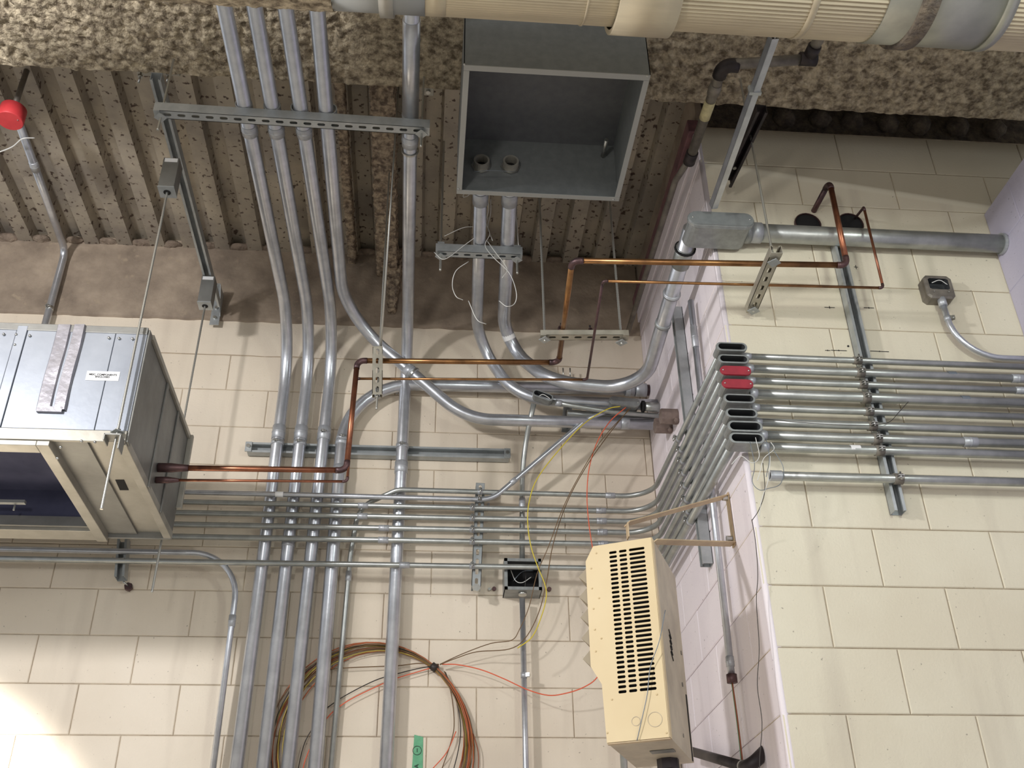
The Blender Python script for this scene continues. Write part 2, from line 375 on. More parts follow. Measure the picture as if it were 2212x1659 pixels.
blocks(wp, 'y', P, X1, XR+.49, .36, 3.245, .9985-BH*4, 1.283, 'pier', lambda a, c: a-BW/2 < XR or c > 2.7)
ws = slab('wall_pier_side', (X1+.005, P+.02, ZF), (X1+.4, D+.1, 3.20), 'mortar_side')
blocks(ws, 'x', X1, P, D, .36, 3.05, .9985-BH*4, P+.2, 'side')
slab('painted_face', (X1+.0015, P, ZF), (X1+.02, D, .36), 'side').parent = ws
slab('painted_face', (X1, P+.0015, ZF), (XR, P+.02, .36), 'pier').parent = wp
for q in (ws, wp):
    for ch in q.children:
        if ch.name.startswith('painted_face'): ch.location = (0, 0, 0); del ch['kind']
for ch in wb.children:
    if ch.name.startswith('painted_face'): ch.location = (0, 0, 0); del ch['kind']
wr = slab('wall_right', (XR+.003, 1.2, ZF), (XR+.4, P+.02, 2.82), 'lilac')
blocks(wr, 'x', XR, 1.2, P-.002, .36, 2.82, .9985-BH*4, 3.1-BW*.5, 'lilac')
struct(B().box((-12, -8, ZF-.05), (8, 9, ZF)).build('floor', 'conc', None, loc=(0, 0, 0)))
struct(B().cyl((X1+.0105, P+.0105, ZF), (X1+.0105, P+.0105, 3.20), .0125, 20).build('trim_12', 'side', None, loc=(0, 0, 0)))
# smooth grouted course and brown plaster band over the blocks
b = B(); n = 60
zt = lambda x: 3.052+.006*noise.noise(V((x*9, 0, 0)))
vs = []
for i in range(n+1):
    x = -3.0+(X1+3.0)*i/n; vs += [(x, D-.001, 2.853+.007*noise.noise(V((x*14, 3, 0)))), (x, D-.001, 3.07), (x, D+.03, 2.853), (x, D+.03, 3.07)]
fs = []
for i in range(n):
    a = i*4; fs += [(a, a+4, a+5, a+1), (a, a+4, a+6, a+2)]
struct(b.add(vs, fs).build('trim_1', 'back', None, loc=(0, 0, 0)))
b = B(); nx, nz_ = 160, 26; vs = []; fs = []
for j in range(nz_+1):
    for i in range(nx+1):
        x = -3.0+(X1+3.0)*i/nx; z = zt(x*1.5)+(3.54-3.05)*j/nz_
        y = D-.016-.006*noise.noise(V((x*5, z*5, 1)))-.003*noise.noise(V((x*23, z*23, 4)))
        vs.append((x, y, z))
for j in range(nz_):
    for i in range(nx): a = j*(nx+1)+i; fs.append((a, a+1, a+nx+2, a+nx+1))
vs2 = []
for i in range(nx+1): q = vs[i]; vs2.append((q[0], D+.02, q[2]))
nb = len(vs); fs += [(i, i+1, nb+i+1, nb+i) for i in range(nx)]
struct(b.add(vs+vs2, fs, True).build('trim_2', 'brown', None, loc=(0, 0, 0)))
# corrugated steel deck, ribs running towards the wall
RP = .1665; zd = 3.50; dp = .060
ph = oZ(262, 152, zd).x
prof = []; x = ph-RP*22
while x < 3.4:
    prof += [(x-.046, zd), (x-.034, zd+dp), (x+.034, zd+dp), (x+.046, zd)]; x += RP
yc = [-2.0, 1.0, 2.2, 2.9, 3.6, 4.0, D+.05]
b = B(); vs = [(x, y, z) for y in yc for x, z in prof]; n = len(prof)
b.add(vs, [(j*n+i, j*n+i+1, (j+1)*n+i+1, (j+1)*n+i) for j in range(len(yc)-1) for i in range(n-1)])
b.box((prof[0][0], -2, zd+.07), (prof[-1][0], D+.3, zd+.2))
ceil = struct(b.build('ceiling', 'deck', None, loc=(0, 0, 0)))
# ragged plaster closures in the deck flutes above the brown band
x = ph-RP*14; k = 0
while x < X1-.05:
    b = B(); w = random.uniform(.045, .075); h = random.uniform(.014, .024)
    c = V((x+random.uniform(-.01, .01), D-.015, zd+.014)); b.sph((0, 0, 0), 1, 16)
    b.v = [V((q.x*w*(1+.5*noise.noise(q*2+V((k, 0, 0)))), q.y*.035, q.z*h*(1+.6*noise.noise(q*3+V((0, k, 0))))))+c for q in b.v]
    b.build('plaster_closure', 'closure', ceil); x += RP; k += 1
# sprayed fireproofing: main beam and the ribs beside it
def rough_box(name, x0, x1, y0, y1, z0, z1, mt, step, amp, faces='bfn', f=22, seed=0, taper=None, ampf=None):
    # bottom, far and near faces with clumpy relief; long axis x or y
    b = B()
    def grid(o, ua, va, nu, nv, nr):
        vs = []; fs = []
        for j in range(nv+1):
            for i in range(nu+1):
                q = V(o)+V(ua)*(i/nu)+V(va)*(j/nv)
                if taper: q = taper(q)
                A = amp*(ampf(q) if ampf else 1)
                d = noise.noise(q*f+V((seed, 0, 0)))+.6*noise.noise(q*f*2.3)+.25*noise.noise(q*f*.3)
                d = A*d; edge = (i in (0, nu)) or (j in (0, nv))
                qq = q*f*.8; off = V((noise.noise(qq+V((9, 0, 0))), noise.noise(qq+V((0, 9, 0))), noise.noise(qq+V((0, 0, 9)))))*A*.8
                vs.append(q+V(nr)*(0 if edge else d)+off)
        for j in range(nv):
            for i in range(nu): a = j*(nu+1)+i; fs.append((a, a+1, a+nu+2, a+nu+1))
        b.add(vs, fs, True)
    nx, ny, nz = max(2, int((x1-x0)/step)), max(2, int((y1-y0)/step)), max(2, int((z1-z0)/step))
    grid((x0, y0, z0), (x1-x0, 0, 0), (0, y1-y0, 0), nx, ny, (0, 0, -1))
    if 'f' in faces: grid((x0, y1, z0), (x1-x0, 0, 0), (0, 0, z1-z0), nx, nz, (0, 1, 0))
    if 'n' in faces: grid((x0, y0, z0), (x1-x0, 0, 0), (0, 0, z1-z0), nx, nz, (0, -1, 0))
    if 'l' in faces: grid((x0, y0, z0), (0, y1-y0, 0), (0, 0, z1-z0), ny, nz, (-1, 0, 0))
    if 'r' in faces: grid((x1, y0, z0), (0, y1-y0, 0), (0, 0, z1-z0), ny, nz, (1, 0, 0))
    return b.build(name, mt, None, loc=(0, 0, 0))
beam_m = mat('beam_fireproofing', srgb(200, 186, 160), srgb(104, 92, 76), rough=1, scale=34, det=7, lo=.36, hi=.64, bump=1., bscale=75); M['beam'] = beam_m
def af(q): 
    a = 1.0
    if -.35 < q.x < .15: a = .25
    if q.x > 1.0: a = .75
    if q.x > 1.9: a = .4
    return a
struct(rough_box('trim_3', -2.5, 3.0, 2.2, 2.9, 3.165, 3.5, 'beam', .0075, .011, 'fn', 44, 0, None, af))
# sprayed rib beside the conduits, dripping down the brown band; thin sprayed rib; smooth patch
struct(rough_box('trim_4', oZ(830, 300, 3.36).x-.055, oZ(830, 300, 3.36).x+.045, 2.9, D, 3.36, 3.5, 'spray', .010, .011, 'lr', 34, 5))
struct(rough_box('trim_5', oZ(742, 300, 3.46).x-.02, oZ(742, 300, 3.46).x+.02, 2.9, D-.01, 3.44, 3.5, 'spray', .010, .008, 'lr', 34, 7))
xq = oY(850, 600, D-.05).x
def tp(q):
    k = (q.z-3.10)/.4; return V((xq+(q.x-xq)*(.35+.65*max(0, k)), D-.03+(q.y-D+.03)*(.4+.6*max(0, k)), q.z))
struct(rough_box('trim_6', xq-.05, xq+.045, D-.09, D-.01, 3.12, 3.5, 'spray', .009, .010, 'nlr', 34, 3, tp))
# drips of fireproofing under the deck over the pier
for k, pxx in enumerate((1712, 1786, 1860, 1935, 2005, 2090, 2170)):
    q = oY(pxx, 243+k*4, P+.0); b = B(); b.sph((0, 0, 0), 1, 10)
    b.v = [V((v.x*.050*(1+.6*noise.noise(v*1.5+V((k, 0, 0)))), v.y*.05, v.z*.055*(1+.7*noise.noise(v*1.7+V((0, k, 0))))))+V((q.x, P+.08, q.z+.05)) for v in b.v]
    b.build('fireproofing_lump', 'sprayg', ceil)
# pier head: dark fill added in place of the shaded gap above the blocks; red steel angle and white strips where deck and pier side meet
struct(slab('trim_7', (X1+.03, P+.09, 3.246), (XR+.5, D+.1, 3.499), 'sprayg'))
for nm, xx, w, z0, z1, mt_ in (('trim_8', X1-.004, .02, 3.052, 3.12, 'side'), ('trim_9', X1-.012, .03, 3.13, 3.20, 'side'), ('trim_10', X1-.03, .05, 3.21, 3.28, 'redst'), ('trim_11', X1+.01, .03, 3.28, 3.5, 'brown')):
    struct(B().box((xx, P+.0, z0), (xx+w, D, z1)).build(nm, mt_, None, .004, loc=(0, 0, 0)))
#@@OBJECTS
# ------------------------------------------------------------ ribbed round duct under the beam
DY, DZ, DR = 1.892, 2.66, .20
def ring_prof(r, flutes=0, amp=0., n=96):
    pts = []
    for i in range(n*(2 if flutes else 1)):
        w = 2*math.pi*i/(n*(2 if flutes else 1)); rr = r+(amp if (flutes and i % 2) else 0)
        pts.append((DY+rr*math.cos(w), DZ+rr*math.sin(w)))
    return pts
def xtube(b, x0, x1, prof, smooth):
    n = len(prof); vs = [(x, y, z) for x in (x0, x1) for y, z in prof]
    b.add(vs, [(i, (i+1) % n, n+(i+1) % n, n+i) for i in range(n)], smooth); return b
def ringband(name, mt, par, x0, x1, r, th=.006):
    b = B(); xtube(b, x0, x1, ring_prof(r), True)
    for x in (x0, x1):
        p0, p1 = ring_prof(r), ring_prof(r-th-.01); n = len(p0)
        b.add([(x, y, z) for y, z in p0]+[(x, y, z) for y, z in p1], [(i, (i+1) % n, n+(i+1) % n, n+i) for i in range(n)])
    return b.build(name, mt, par)
dx = lambda px, py: oZ(px, py, DZ-DR*.6).x
t = thing('ribbed_duct', 'large round tan ribbed duct crossing the top of the view', 'duct', (.9, DY, DZ))
xa, xb_, xc, xd, xe, xf = dx(955, 40), dx(1342, 60), dx(1447, 62), dx(1862, 75), dx(2100, 85), 3.6
xtube(B(), xa, xb_, ring_prof(DR-.003, 1, .0012, 110), False).build('duct_section', 'duct', t)
ringband('duct_section', 'duct', t, xa-.05, xa+.01, DR-.001)
ringband('collar', 'duct', t, dx(1315, 60), dx(1438, 70), DR+.022)
xtube(B(), xb_, xd, ring_prof(DR-.004, 1, .004, 90), False).build('duct_section', 'duct', t)
xtube(B(), xe, xf, ring_prof(DR-.004, 1, .004, 90), False).build('duct_section', 'duct', t)
for px_ in (1715,): ringband('seam_band', 'duct', t, dx(px_-7, 70), dx(px_+7, 70), DR+.002)
ringband('seam_band', 'duct', t, dx(1252, 50), dx(1256, 50), DR+.0015)
ringband('plain_sleeve', 'ductb', t, xd, xe, DR+.003)['label'] = 'smooth grey metal sleeve'
ringband('band_clamp', 'sprayg', t, dx(1925, 80), dx(1960, 80), DR+.016)
ringband('seam_band', 'ductb', t, xe-.004, xe+.03, DR+.007)
t = thing('grey_duct', 'smooth grey duct length left of the ribbed duct, over the single conduit', 'duct', (0, DY, DZ))
ringband('duct_section', 'boxe', t, dx(722, 15), xa-.05, DR)
ringband('clamp_band', 'flange', t, dx(822, 30), dx(852, 32), DR+.012)
t = thing('sprayed_duct', 'duct end coated in rough tan fireproofing at the top edge of the frame', 'duct', (-.8, DY, DZ))
b = B(); nx = 150; n = 90; vs = []; fs = []
x0_, x1_ = -1.9, dx(722, 15)
for i in range(nx+1):
    x = x0_+(x1_-x0_)*i/nx
    for k in range(n):
        w = math.pi+math.pi*1.2*k/n-.2; r = DR+.002+.008*noise.noise(V((x*40, math.cos(w)*8, math.sin(w)*8)))
        vs.append((x, DY+r*math.cos(w+.3), DZ+r*math.sin(w+.3)))
for i in range(nx):
    for k in range(n-1): a = i*n+k; fs.append((a, a+1, a+n+1, a+n))
b.add(vs, fs, True).build('coating', 'beam', t)
# ------------------------------------------------------------ five big conduits down the back wall
ZR, R2, YV = 2.945, .0279, 4.33
def zrun(x, y, z=ZR): return oZ(x, y, z)
def ext(a, b, d): a, b = V(a), V(b); return b+(b-a).normalized()*d
topc = [((484, 10), (511, 1659), (604, 920), 'first'), ((549, 10), (568, 1659), (652, 920), 'second'), ((616, 10), (622, 1659), (702, 920), 'third')]
lab = ['big grey conduit bending off the ceiling, leftmost of the three side by side', 'big grey conduit bending off the ceiling, middle of the three side by side', 'big grey conduit bending off the ceiling, rightmost of the three side by side']
paths = []
for i, (a, lo, hi, _) in enumerate(topc):
    pl, phh = oY(*lo, YV), oY(*hi, YV); dirn = (phh-pl).normalized()
    c = pl+dirn*((ZR-pl.z)/dirn.z); pt = zrun(*a); bot = pl-dirn*.5; top = c+(pt-c).normalized()*((pt-c).length+.7)
    t, path = conduit('big_conduit', lab[i], 'conduit', [top, c, bot], .34, R2, group='big conduits running down the block wall')
    paths.append(path)
    for px, L in (((534+i*55, 286), .05), ((604+i*49-1, 935-i*2), .07)): coupling(t, path, px, R2, L, 1.11)
    strap(t, path, (602+i*49, 948), R2)
    coupling(t, path, (575+i*50, 1172), R2, .035, 1.06, lip=False) if i == 1 else None
# the fourth: from the ceiling with a long slanted offset, then along the wall to the pier
a = zrun(686, 30); c0 = oZ(743, 679, ZR); Y4 = c0.y+.0
c1 = oY(1006, 905, 4.235); c2 = oY(1432, 917, 4.235); c0 = V((c0.x, c0.y, c0.z))
t, path = conduit('big_conduit', 'big conduit slanting from the ceiling across to the pier in a long double bend', 'conduit', [c0+(a-c0).normalized()*((a-c0).length+.7), c0, c1, c2], [.30, .34], R2, group='big conduits running down the block wall')
coupling(t, path, (885, 803), R2, .055, 1.14); coupling(t, path, (1352, 915), R2, .04, 1.05, lip=False)
b = B(); q, tt = at_px(path, 893, 810); b.annulus(q, tt, R2*1.12, R2*1.3, .008); b.build('locknut', 'bolt', t)
# the one that rises from below, arches to the right and swings round onto the pier side as a thicker pipe
pl, phh = oY(681, 1659, YV), oY(738, 960, YV); dirn = (phh-pl).normalized(); zz = oY(1000, 836, YV).z
c = pl+dirn*((zz-pl.z)/dirn.z)
e = oY(1372, 842, YV)
t, path = conduit('big_conduit', 'big conduit rising from below and arching right along the wall into the corner', 'conduit', [pl-dirn*.5, c, e], .33, R2*1.04, group='big conduits running down the block wall')
coupling(t, path, (740, 965), R2, .03, 1.08); strap(t, path, (741, 948), R2); coupling(t, path, (735, 1008), R2, .05, 1.1)
coupling(t, path, (1366, 842), R2, .045, 1.2); archT = t
B().cyl(e, e+V((X1-e.x+.03, 0, 0)), R2*1.02, 18).build('nipple', 'copd', t)
B().tube([e+V((.0, 0, 0)), e+V((.02, 0, 0)), e+V((.055, 0, 0))], [R2*1.22, R2*1.22, R2*1.22], 18).build('coupling', 'fit', t)
# single conduit right of the group, standing a little apart
pl, phh = oY(834, 1659, YV), oY(872, 905, YV); dirn = (phh-pl).normalized(); c = pl+dirn*((ZR-pl.z)/dirn.z); pt = zrun(889, 50)
top = c+(pt-c).normalized()*((pt-c).length+.7)
t, path = conduit('big_conduit', 'big straight conduit standing apart, right of the three and reaching the top edge', 'conduit', [top, c, pl-dirn*.5], .34, R2, group='big conduits running down the block wall')
coupling(t, path, (882, 305), R2, .055, 1.16); b = B(); q, tt = at_px(path, 881, 318); b.annulus(q, tt, R2*1.1, R2*1.26, .008); b.build('locknut', 'bolt', t)
B().cyl(at_px(path, 885, 50)[0], at_px(path, 883, 290)[0], R2*1.12, 18).build('sleeve', 'emt', t)
strap(t, path, (872, 955), R2); coupling(t, path, (869, 1008), R2, .06, 1.1)
# ------------------------------------------------------------ trapeze strut under those conduits
zt_ = ZR-R2-.022
def onz(p, z): return oZ(*p, z)
A, E_ = onz((333, 246), zt_-.02), onz((928, 284), zt_-.02)
A.z = E_.z = zt_
t = thing('trapeze_hanger', 'long slotted strut trapeze carrying five conduits below the ceiling', 'hanger', A)
channel(t, A, E_, (0, 0, 1)); ax = (E_-A).normalized()
for f in (.025, .97):
    q = A.lerp(E_, f); rod(t, q-V((0, 0, .10)), q+V((0, 0, 3.17-zt_))); nutwasher(t, q-V((0, 0, .03)), (0, 0, 1))
for px in (522, 583, 642, 706, 885):
    q = A.lerp(E_, 0); f = (oZ(px, 240, zt_).x-A.x)/(E_.x-A.x); q = A.lerp(E_, f)
    b = B(); b.annulus(q+V((0, 0, .022+R2)), (0, 1, 0), R2*1.0, R2*1.14, .03, 20); b.build('pipe_clamp', 'strut', t)
# rod at its top left corner with beam clamps on the beam edge
t = thing('beam_clamp', 'pair of zinc clamps with bolts on the lower edge of the sprayed beam', 'clamp', oY(350, 150, 2.93))
for px, py in ((319, 150), (364, 149)):
    q = oY(px, py, 2.965); B().obox(q, V((1, 0, 0)), V((0, 1, 0)), V((0, 0, 1)), .085, .05, .022).build('jaw', 'flange', t, .002)
for px, py in ((304, 160), (336, 163), (365, 158)):
    q = oY(px, py, 2.94); B().cyl(q-V((0, 0, .05)), q+V((0, 0, .02)), .004, 8).build('bolt', 'bolt', t); B().hexn(q-V((0, 0, .012)), (0, 0, 1), .010, .008).build('nut', 'bolt', t)
t = thing('beam_clamp', 'small grey clamp on the sprayed beam right of the single conduit', 'clamp', oY(925, 190, 2.92))
q = oY(925, 191, 2.92); B().obox(q, V((1, 0, 0)), V((0, 1, 0)), V((0, 0, 1)), .045, .05, .03).build('jaw', 'flange', t, .002)
B().hexn(q-V((0, 0, .02)), (0, 0, 1), .010, .010).build('nut', 'bolt', t)
# ------------------------------------------------------------ strut in the depth direction with the spring hangers, on the left
a = oZ(337, 165, 3.075)
t = thing('ceiling_strut', 'zinc strut channel running under the deck behind the two spring hangers', 'strut', a)
e = oZ(455, 612, 3.075); e = a+(e-a)*1.13
channel(t, a, e, (0, 0, -1), slots=False)
q = oY(465, 672, D-.055)
t = thing('wall_angle_bracket', 'small zinc angle bracket on the brown band behind the lower spring hanger', 'bracket', q)
b = B(); b.obox(q+V((0, .02, .02)), V((1, 0, 0)), V((0, 1, 0)), V((0, 0, 1)), .045, .006, .18); b.obox(q+V((0, -.03, .11)), V((1, 0, 0)), V((0, 1, 0)), V((0, 0, 1)), .045, .10, .006)
b.build('angle', 'strut', t)
B().add([q+V((.02, .02, -.02)), q+V((.02, .02, .11)), q+V((.02, -.08, .11)), q+V((.024, .02, -.02)), q+V((.024, .02, .11)), q+V((.024, -.08, .11))], [(0, 1, 2), (3, 5, 4), (0, 2, 5, 3), (0, 3, 4, 1), (1, 4, 5, 2)]).build('gusset', 'strut', t)
for dz in (-.03, .03): B().hexn(q+V((0, .012, dz)), (0, 1, 0), .009, .01).build('bolt', 'bolt', t)
# ------------------------------------------------------------ air handler
AX, AY0, AY1, AZ0, AZ1 = -1.015, 3.19, 4.0, 1.70, 2.17
AL = -2.9
t = thing('air_handler', 'galvanised sheet metal air handler hung by rods at the left edge', 'air handler', (AX, AY0, AZ0))
B().box((AL, AY0+.004, AZ0+.16), (AX-.003, AY1, AZ1)).build('casing', 'sheet', t)
xs = lambda px, py=850: oY(px, py, AY0).x
# front panels with seams
z0f, z1f = AZ0+.045, AZ1-.012
segs = [(AL, xs(-2)-.0), (xs(-2)+.002, xs(22)), (xs(22)+.002, xs(222)-.001), (xs(222)+.001, AX)]
for (u, v) in segs:
    pr = .004 if v-u < .08 else 0
    o = B().box((u, AY0-.003-pr, z0f), (v, AY0+.006, z1f)).build('front_panel', 'sheet', t, .0015)
B().box((AL, AY0-.006, AZ1-.03), (AX, AY0+.004, AZ1)).build('top_flange', 'sheetd', t, .002)
B().box((AL, AY0-.007, AZ0+.0), (AX-.0, AY0+.004, AZ0+.043)).build('bottom_flange', 'flange', t, .002)
B().box((xs(52), AY0-.005, z0f+.06), (xs(200), AY0-.0035, z1f)).build('front_sheet', 'sheet', t, .001) if False else None
# foil tape strip with its creased lower end
u0, u1 = xs(95), xs(133)
b = B(); n = 14
for (ua, ub, dd) in ((u0-.012, u0+.038, .0055), (u0+.045, u1+.03, .009)):
    vs = []; fs = []
    for k in range(n+1):
        z = z1f+.01-(z1f+.01-(AZ0+.115))*k/n
        for x, d in ((ua, 0), (ua+.004, dd), (ub-.004, dd*1.3+.001*math.sin(k*1.1)), (ub, 0)): vs.append((x+.0015*math.sin(k*.5), AY0-.004-d, z))
    for k in range(n):
        for i in range(3): a = k*4+i; fs.append((a, a+1, a+5, a+4))
    b.add(vs, fs)
b.box((u0-.005, AY0-.016, AZ0+.105), (u1+.02, AY0-.004, AZ0+.125))
b.build('tape_strip', 'tape', t)
for px, py in ((8, 722), (35, 723), (64, 725), (235, 730), (257, 731), (286, 732), (32, 745), (176, 953), (205, 955), (131, 966), (124, 990)):
    q = oY(px, py, AY0-.007); B().sph(q, .0055, 8).build('screw', 'bolt', t)
# right end: recessed side panels with edges
B().box((AX-.004, AY0+.006, AZ0+.0), (AX, AY1-.004, AZ1-.004)).build('end_panel', 'sheetd', t)
for (y0, y1) in ((AY0, AY0+.035), (3.53, 3.555), (3.75, 3.77)): B().box((AX, y0, AZ0+.004), (AX+.007, y1, AZ1-.006)).build('end_rib', 'sheetd', t, .002)
B().box((AX, AY1-.02, AZ0+.13), (AX+.022, AY1, AZ1)).build('end_flange', 'flange', t, .002)
B().box((AX, AY0+.04, AZ1-.02), (AX+.012, AY1-.02, AZ1)).build('end_flange', 'flange', t, .002)
# underside: frame strips, recessed tray, dark outlet opening
zb = lambda px, py: oZ(px, py, AZ0)
xo = zb(132, 1035).x
xs1 = xo+.05; xs2 = xo+.155
B().box((xs2, AY0+.012, AZ0+.022), (AX-.004, AY1-.003, AZ0+.16)).build('bottom_panel', 'flange', t)
B().box((xo+.04, AY0+.012, AZ0+.012), (xs2, AY1-.003, AZ0+.03)).build('bottom_panel', 'sheetd', t)
B().box((xo, AY0+.0, AZ0-.018), (xo+.042, AY1, AZ0+.03)).build('outlet_frame', 'flange', t, .002)
B().box((AL, AY0+.0, AZ0-.018), (xo, AY0+.055, AZ0+.03)).build('outlet_frame', 'flange', t, .002)
B().box((AL, AY1-.09, AZ0-.012), (xo, AY1, AZ0+.03)).build('outlet_frame', 'flange', t, .002)
B().box((AL, AY1-.11, AZ0-.0), (xo, AY1-.09, AZ0+.04)).build('outlet_lip', 'sheetd', t)
B().box((AX-.03, AY0+.01, AZ0-.002), (AX+.001, AY1, AZ0+.03)).build('bottom_edge', 'flange', t, .002)
B().box((xo+.04, AY1-.012, AZ0-.004), (AX, AY1, AZ0+.03)).build('bottom_edge', 'sheetd', t, .002)
b = B(); b.add([(AL, AY0+.05, AZ0), (xo, AY0+.05, AZ0), (xo, AY1-.1, AZ0), (AL, AY1-.1, AZ0), (AL, AY0+.05, AZ0+.155), (xo, AY0+.05, AZ0+.155), (xo, AY1-.1, AZ0+.155), (AL, AY1-.1, AZ0+.155)],
      [(4, 5, 6, 7), (0, 1, 5, 4), (1, 2, 6, 5), (2, 3, 7, 6), (3, 0, 4, 7)]); b.build('outlet_liner', 'inside', t)
q0, q1 = oZ(-60, 1083, AZ0+.05), oZ(55, 1085, AZ0+.05)
B().obox((q0+q1)/2, (q1-q0).normalized(), V((0, 1, 0)), V((0, 0, 1)), (q1-q0).length, .02, .012).build('outlet_rail', 'boxe', t)
q = oZ(32, 1092, AZ0+.04); B().cyl(q-V((0, 0, .02)), q, .004, 8).build('rail_pin', 'boxe', t)
q0, q1 = oZ(249, 1037, AZ0+.0215), oZ(274, 1060, AZ0+.0215)
B().add([oZ(249, 1037, AZ0+.0215), oZ(268, 1037, AZ0+.0215), oZ(278, 1059, AZ0+.0215), oZ(259, 1059, AZ0+.0215)], [(0, 1, 2, 3)]).v and None
b = B(); cs = [oZ(x_, y_, AZ0+.0205) for x_, y_ in ((249, 1037), (268, 1037), (278, 1059), (259, 1059))]
b.add(cs+[c_+V((0, 0, .012)) for c_ in cs], [(0, 1, 2, 3), (4, 7, 6, 5), (0, 4, 5, 1), (1, 5, 6, 2), (2, 6, 7, 3), (3, 7, 4, 0)]).build('knockout', 'dark', t)
# warning label
q = oY(222, 812, AY0-.0045); lw, lh = .112, .038
o = B().box((q.x-lw/2, AY0-.0045, q.z-lh/2), (q.x+lw/2, AY0-.0035, q.z+lh/2)).build('label_plate', 'label', t)
def text(s_, c, size, par, ex=(1, 0, 0), up=(0, 0, 1), mt='ink', bold=.0):
    cu = bpy.data.curves.new('lettering', 'FONT'); cu.body = s_; cu.size = size; cu.align_x = 'CENTER'; cu.align_y = 'CENTER'; cu.extrude = .0002; cu.offset = bold; cu.space_line = .9
    o = bpy.data.objects.new('lettering', cu); C.objects.link(o); cu.materials.append(M[mt]); ex, up = V(ex).normalized(), V(up).normalized(); nn = ex.cross(up)
    mm = Matrix((ex, up, nn)).transposed().to_4x4(); mm.translation = V(c)-(V(par['_o'])); 
    me = bpy.data.meshes.new_from_object(o.evaluated_get(bpy.context.evaluated_depsgraph_get())); bpy.data.objects.remove(o); me.materials.clear(); me.materials.append(M[mt])
    o = bpy.data.objects.new('lettering', me); C.objects.link(o); o.parent = par; o.matrix_local = mm; return o
text('MISC. COMPONENTS\nENCLOSED', (q.x, AY0-.0050, q.z), .0100, o, bold=.0003)
# corner bracket with the long rod
q = oZ(247, 942, AZ0+.05); q = V((oY(247, 945, AY0-.03).x, AY0-.03, oY(247, 945, AY0-.03).z))
b = B(); b.obox(q, V((1, 0, 0)), V((0, 1, 0)), V((0, 0, 1)), .055, .05, .006); b.obox(q+V((.026, 0, -.025)), V((1, 0, 0)), V((0, 1, 0)), V((0, 0, 1)), .005, .05, .055); b.obox(q+V((-.026, 0, -.010)), V((1, 0, 0)), V((0, 1, 0)), V((0, 0, 1)), .005, .05, .025)
b.build('hanging_bracket', 'sheetd', t, .001)
# spring hangers: steel box on the strut, long rod below
def hanger(label, boxpx, botpx, Y, rodpx, zbot_end, w=.062, hh=.15):
    q = oY(*boxpx, Y); t = thing('spring_hanger', label, 'hanger', q, 'spring hangers of the air handler')
    b = B(); b.obox(q+V((0, 0, .0)), V((1, 0, 0)), V((0, 1, 0)), V((0, 0, 1)), w, w*1.0, hh); b.build('housing', 'sheetd', t, .002)
    B().obox(q+V((0, -w/2-.001, hh/2-.014)), V((1, 0, 0)), V((0, 1, 0)), V((0, 0, 1)), w*.8, .002, .018).build('label_strip', 'label', t)
    B().obox(q-V((0, 0, hh/2+.002)), V((1, 0, 0)), V((0, 1, 0)), V((0, 0, 1)), w*1.03, w*1.03, .004).build('bottom_plate', 'strut', t)
    B().cyl(q-V((0, 0, hh/2+.0055)), q-V((0, 0, hh/2+.0035)), .014, 16).build('rod_hole', 'dark', t)
    B().cyl(q+V((0, 0, hh/2)), q+V((0, 0, hh/2+.03)), .006, 8).build('top_bolt', 'bolt', t)
    a = q-V((0, 0, hh/2-.02)); e = V((a.x, a.y, zbot_end))
    return t, a
qb = oY(368, 383, 3.16)
t, a = hanger('upper spring hanger box with a very long rod passing the air handler front', (368, 383), None, 3.16, None, 0)
e = oY(219, 1100, 3.16)
rod(t, a, e, .0052); q = V((a.x, 0, 0)); f = (a.z-oY(250, 930, 3.16).z)/(a.z-e.z); nutwasher(t, a.lerp(e, f), (0, 0, 1))
t, a = hanger('lower spring hanger box in front of the brown band with a short rod', (448, 632), None, 4.06, None, 0)
e = oY(328, 1280, 4.06); rod(t, a, e, .0052)
# ------------------------------------------------------------ copper refrigerant pipes
def copper(name, label, pts, rr, r, sooty, mts=('cop', 'brass')):
    path = fillet(pts, rr, 8); t = thing(name, label, 'pipe', path[0], 'copper refrigerant pipes')
    return t, path
CZ1 = 2.56
Yc = 4.0


def build_run(t, P_, segs, r):
    # P_ polyline; one mesh per straight length, elbows as their own fittings
    n = len(P_)
    for i in range(n-1):
        a, b = V(P_[i]), V(P_[i+1]); d = (b-a).normalized(); k = r*3.2
        a2 = a+d*(k if i > 0 else 0); b2 = b-d*(k if i < n-2 else 0)
        B().cyl(a2, b2, r, 14).build('pipe_length', segs[i], t)
    for i in range(1, n-1):
        a, p, c = V(P_[i-1]), V(P_[i]), V(P_[i+1]); da, dc = (a-p).normalized(), (c-p).normalized(); k = r*3.6
        f = fillet([p+da*k, p, p+dc*k], r*2.6, 8); B().tube(f, r*1.12, 14).build('elbow', 'copd', t)
Yp = 3.62
P1 = [oY(338, 1010, Yp), oY(748, 1016, Yp), oY(772, 779, Yp), oY(1207, 783, Yp)]
zs = P1[3].z
P1.append(oY(1236, 563, 3.86)) # placeholder replaced below
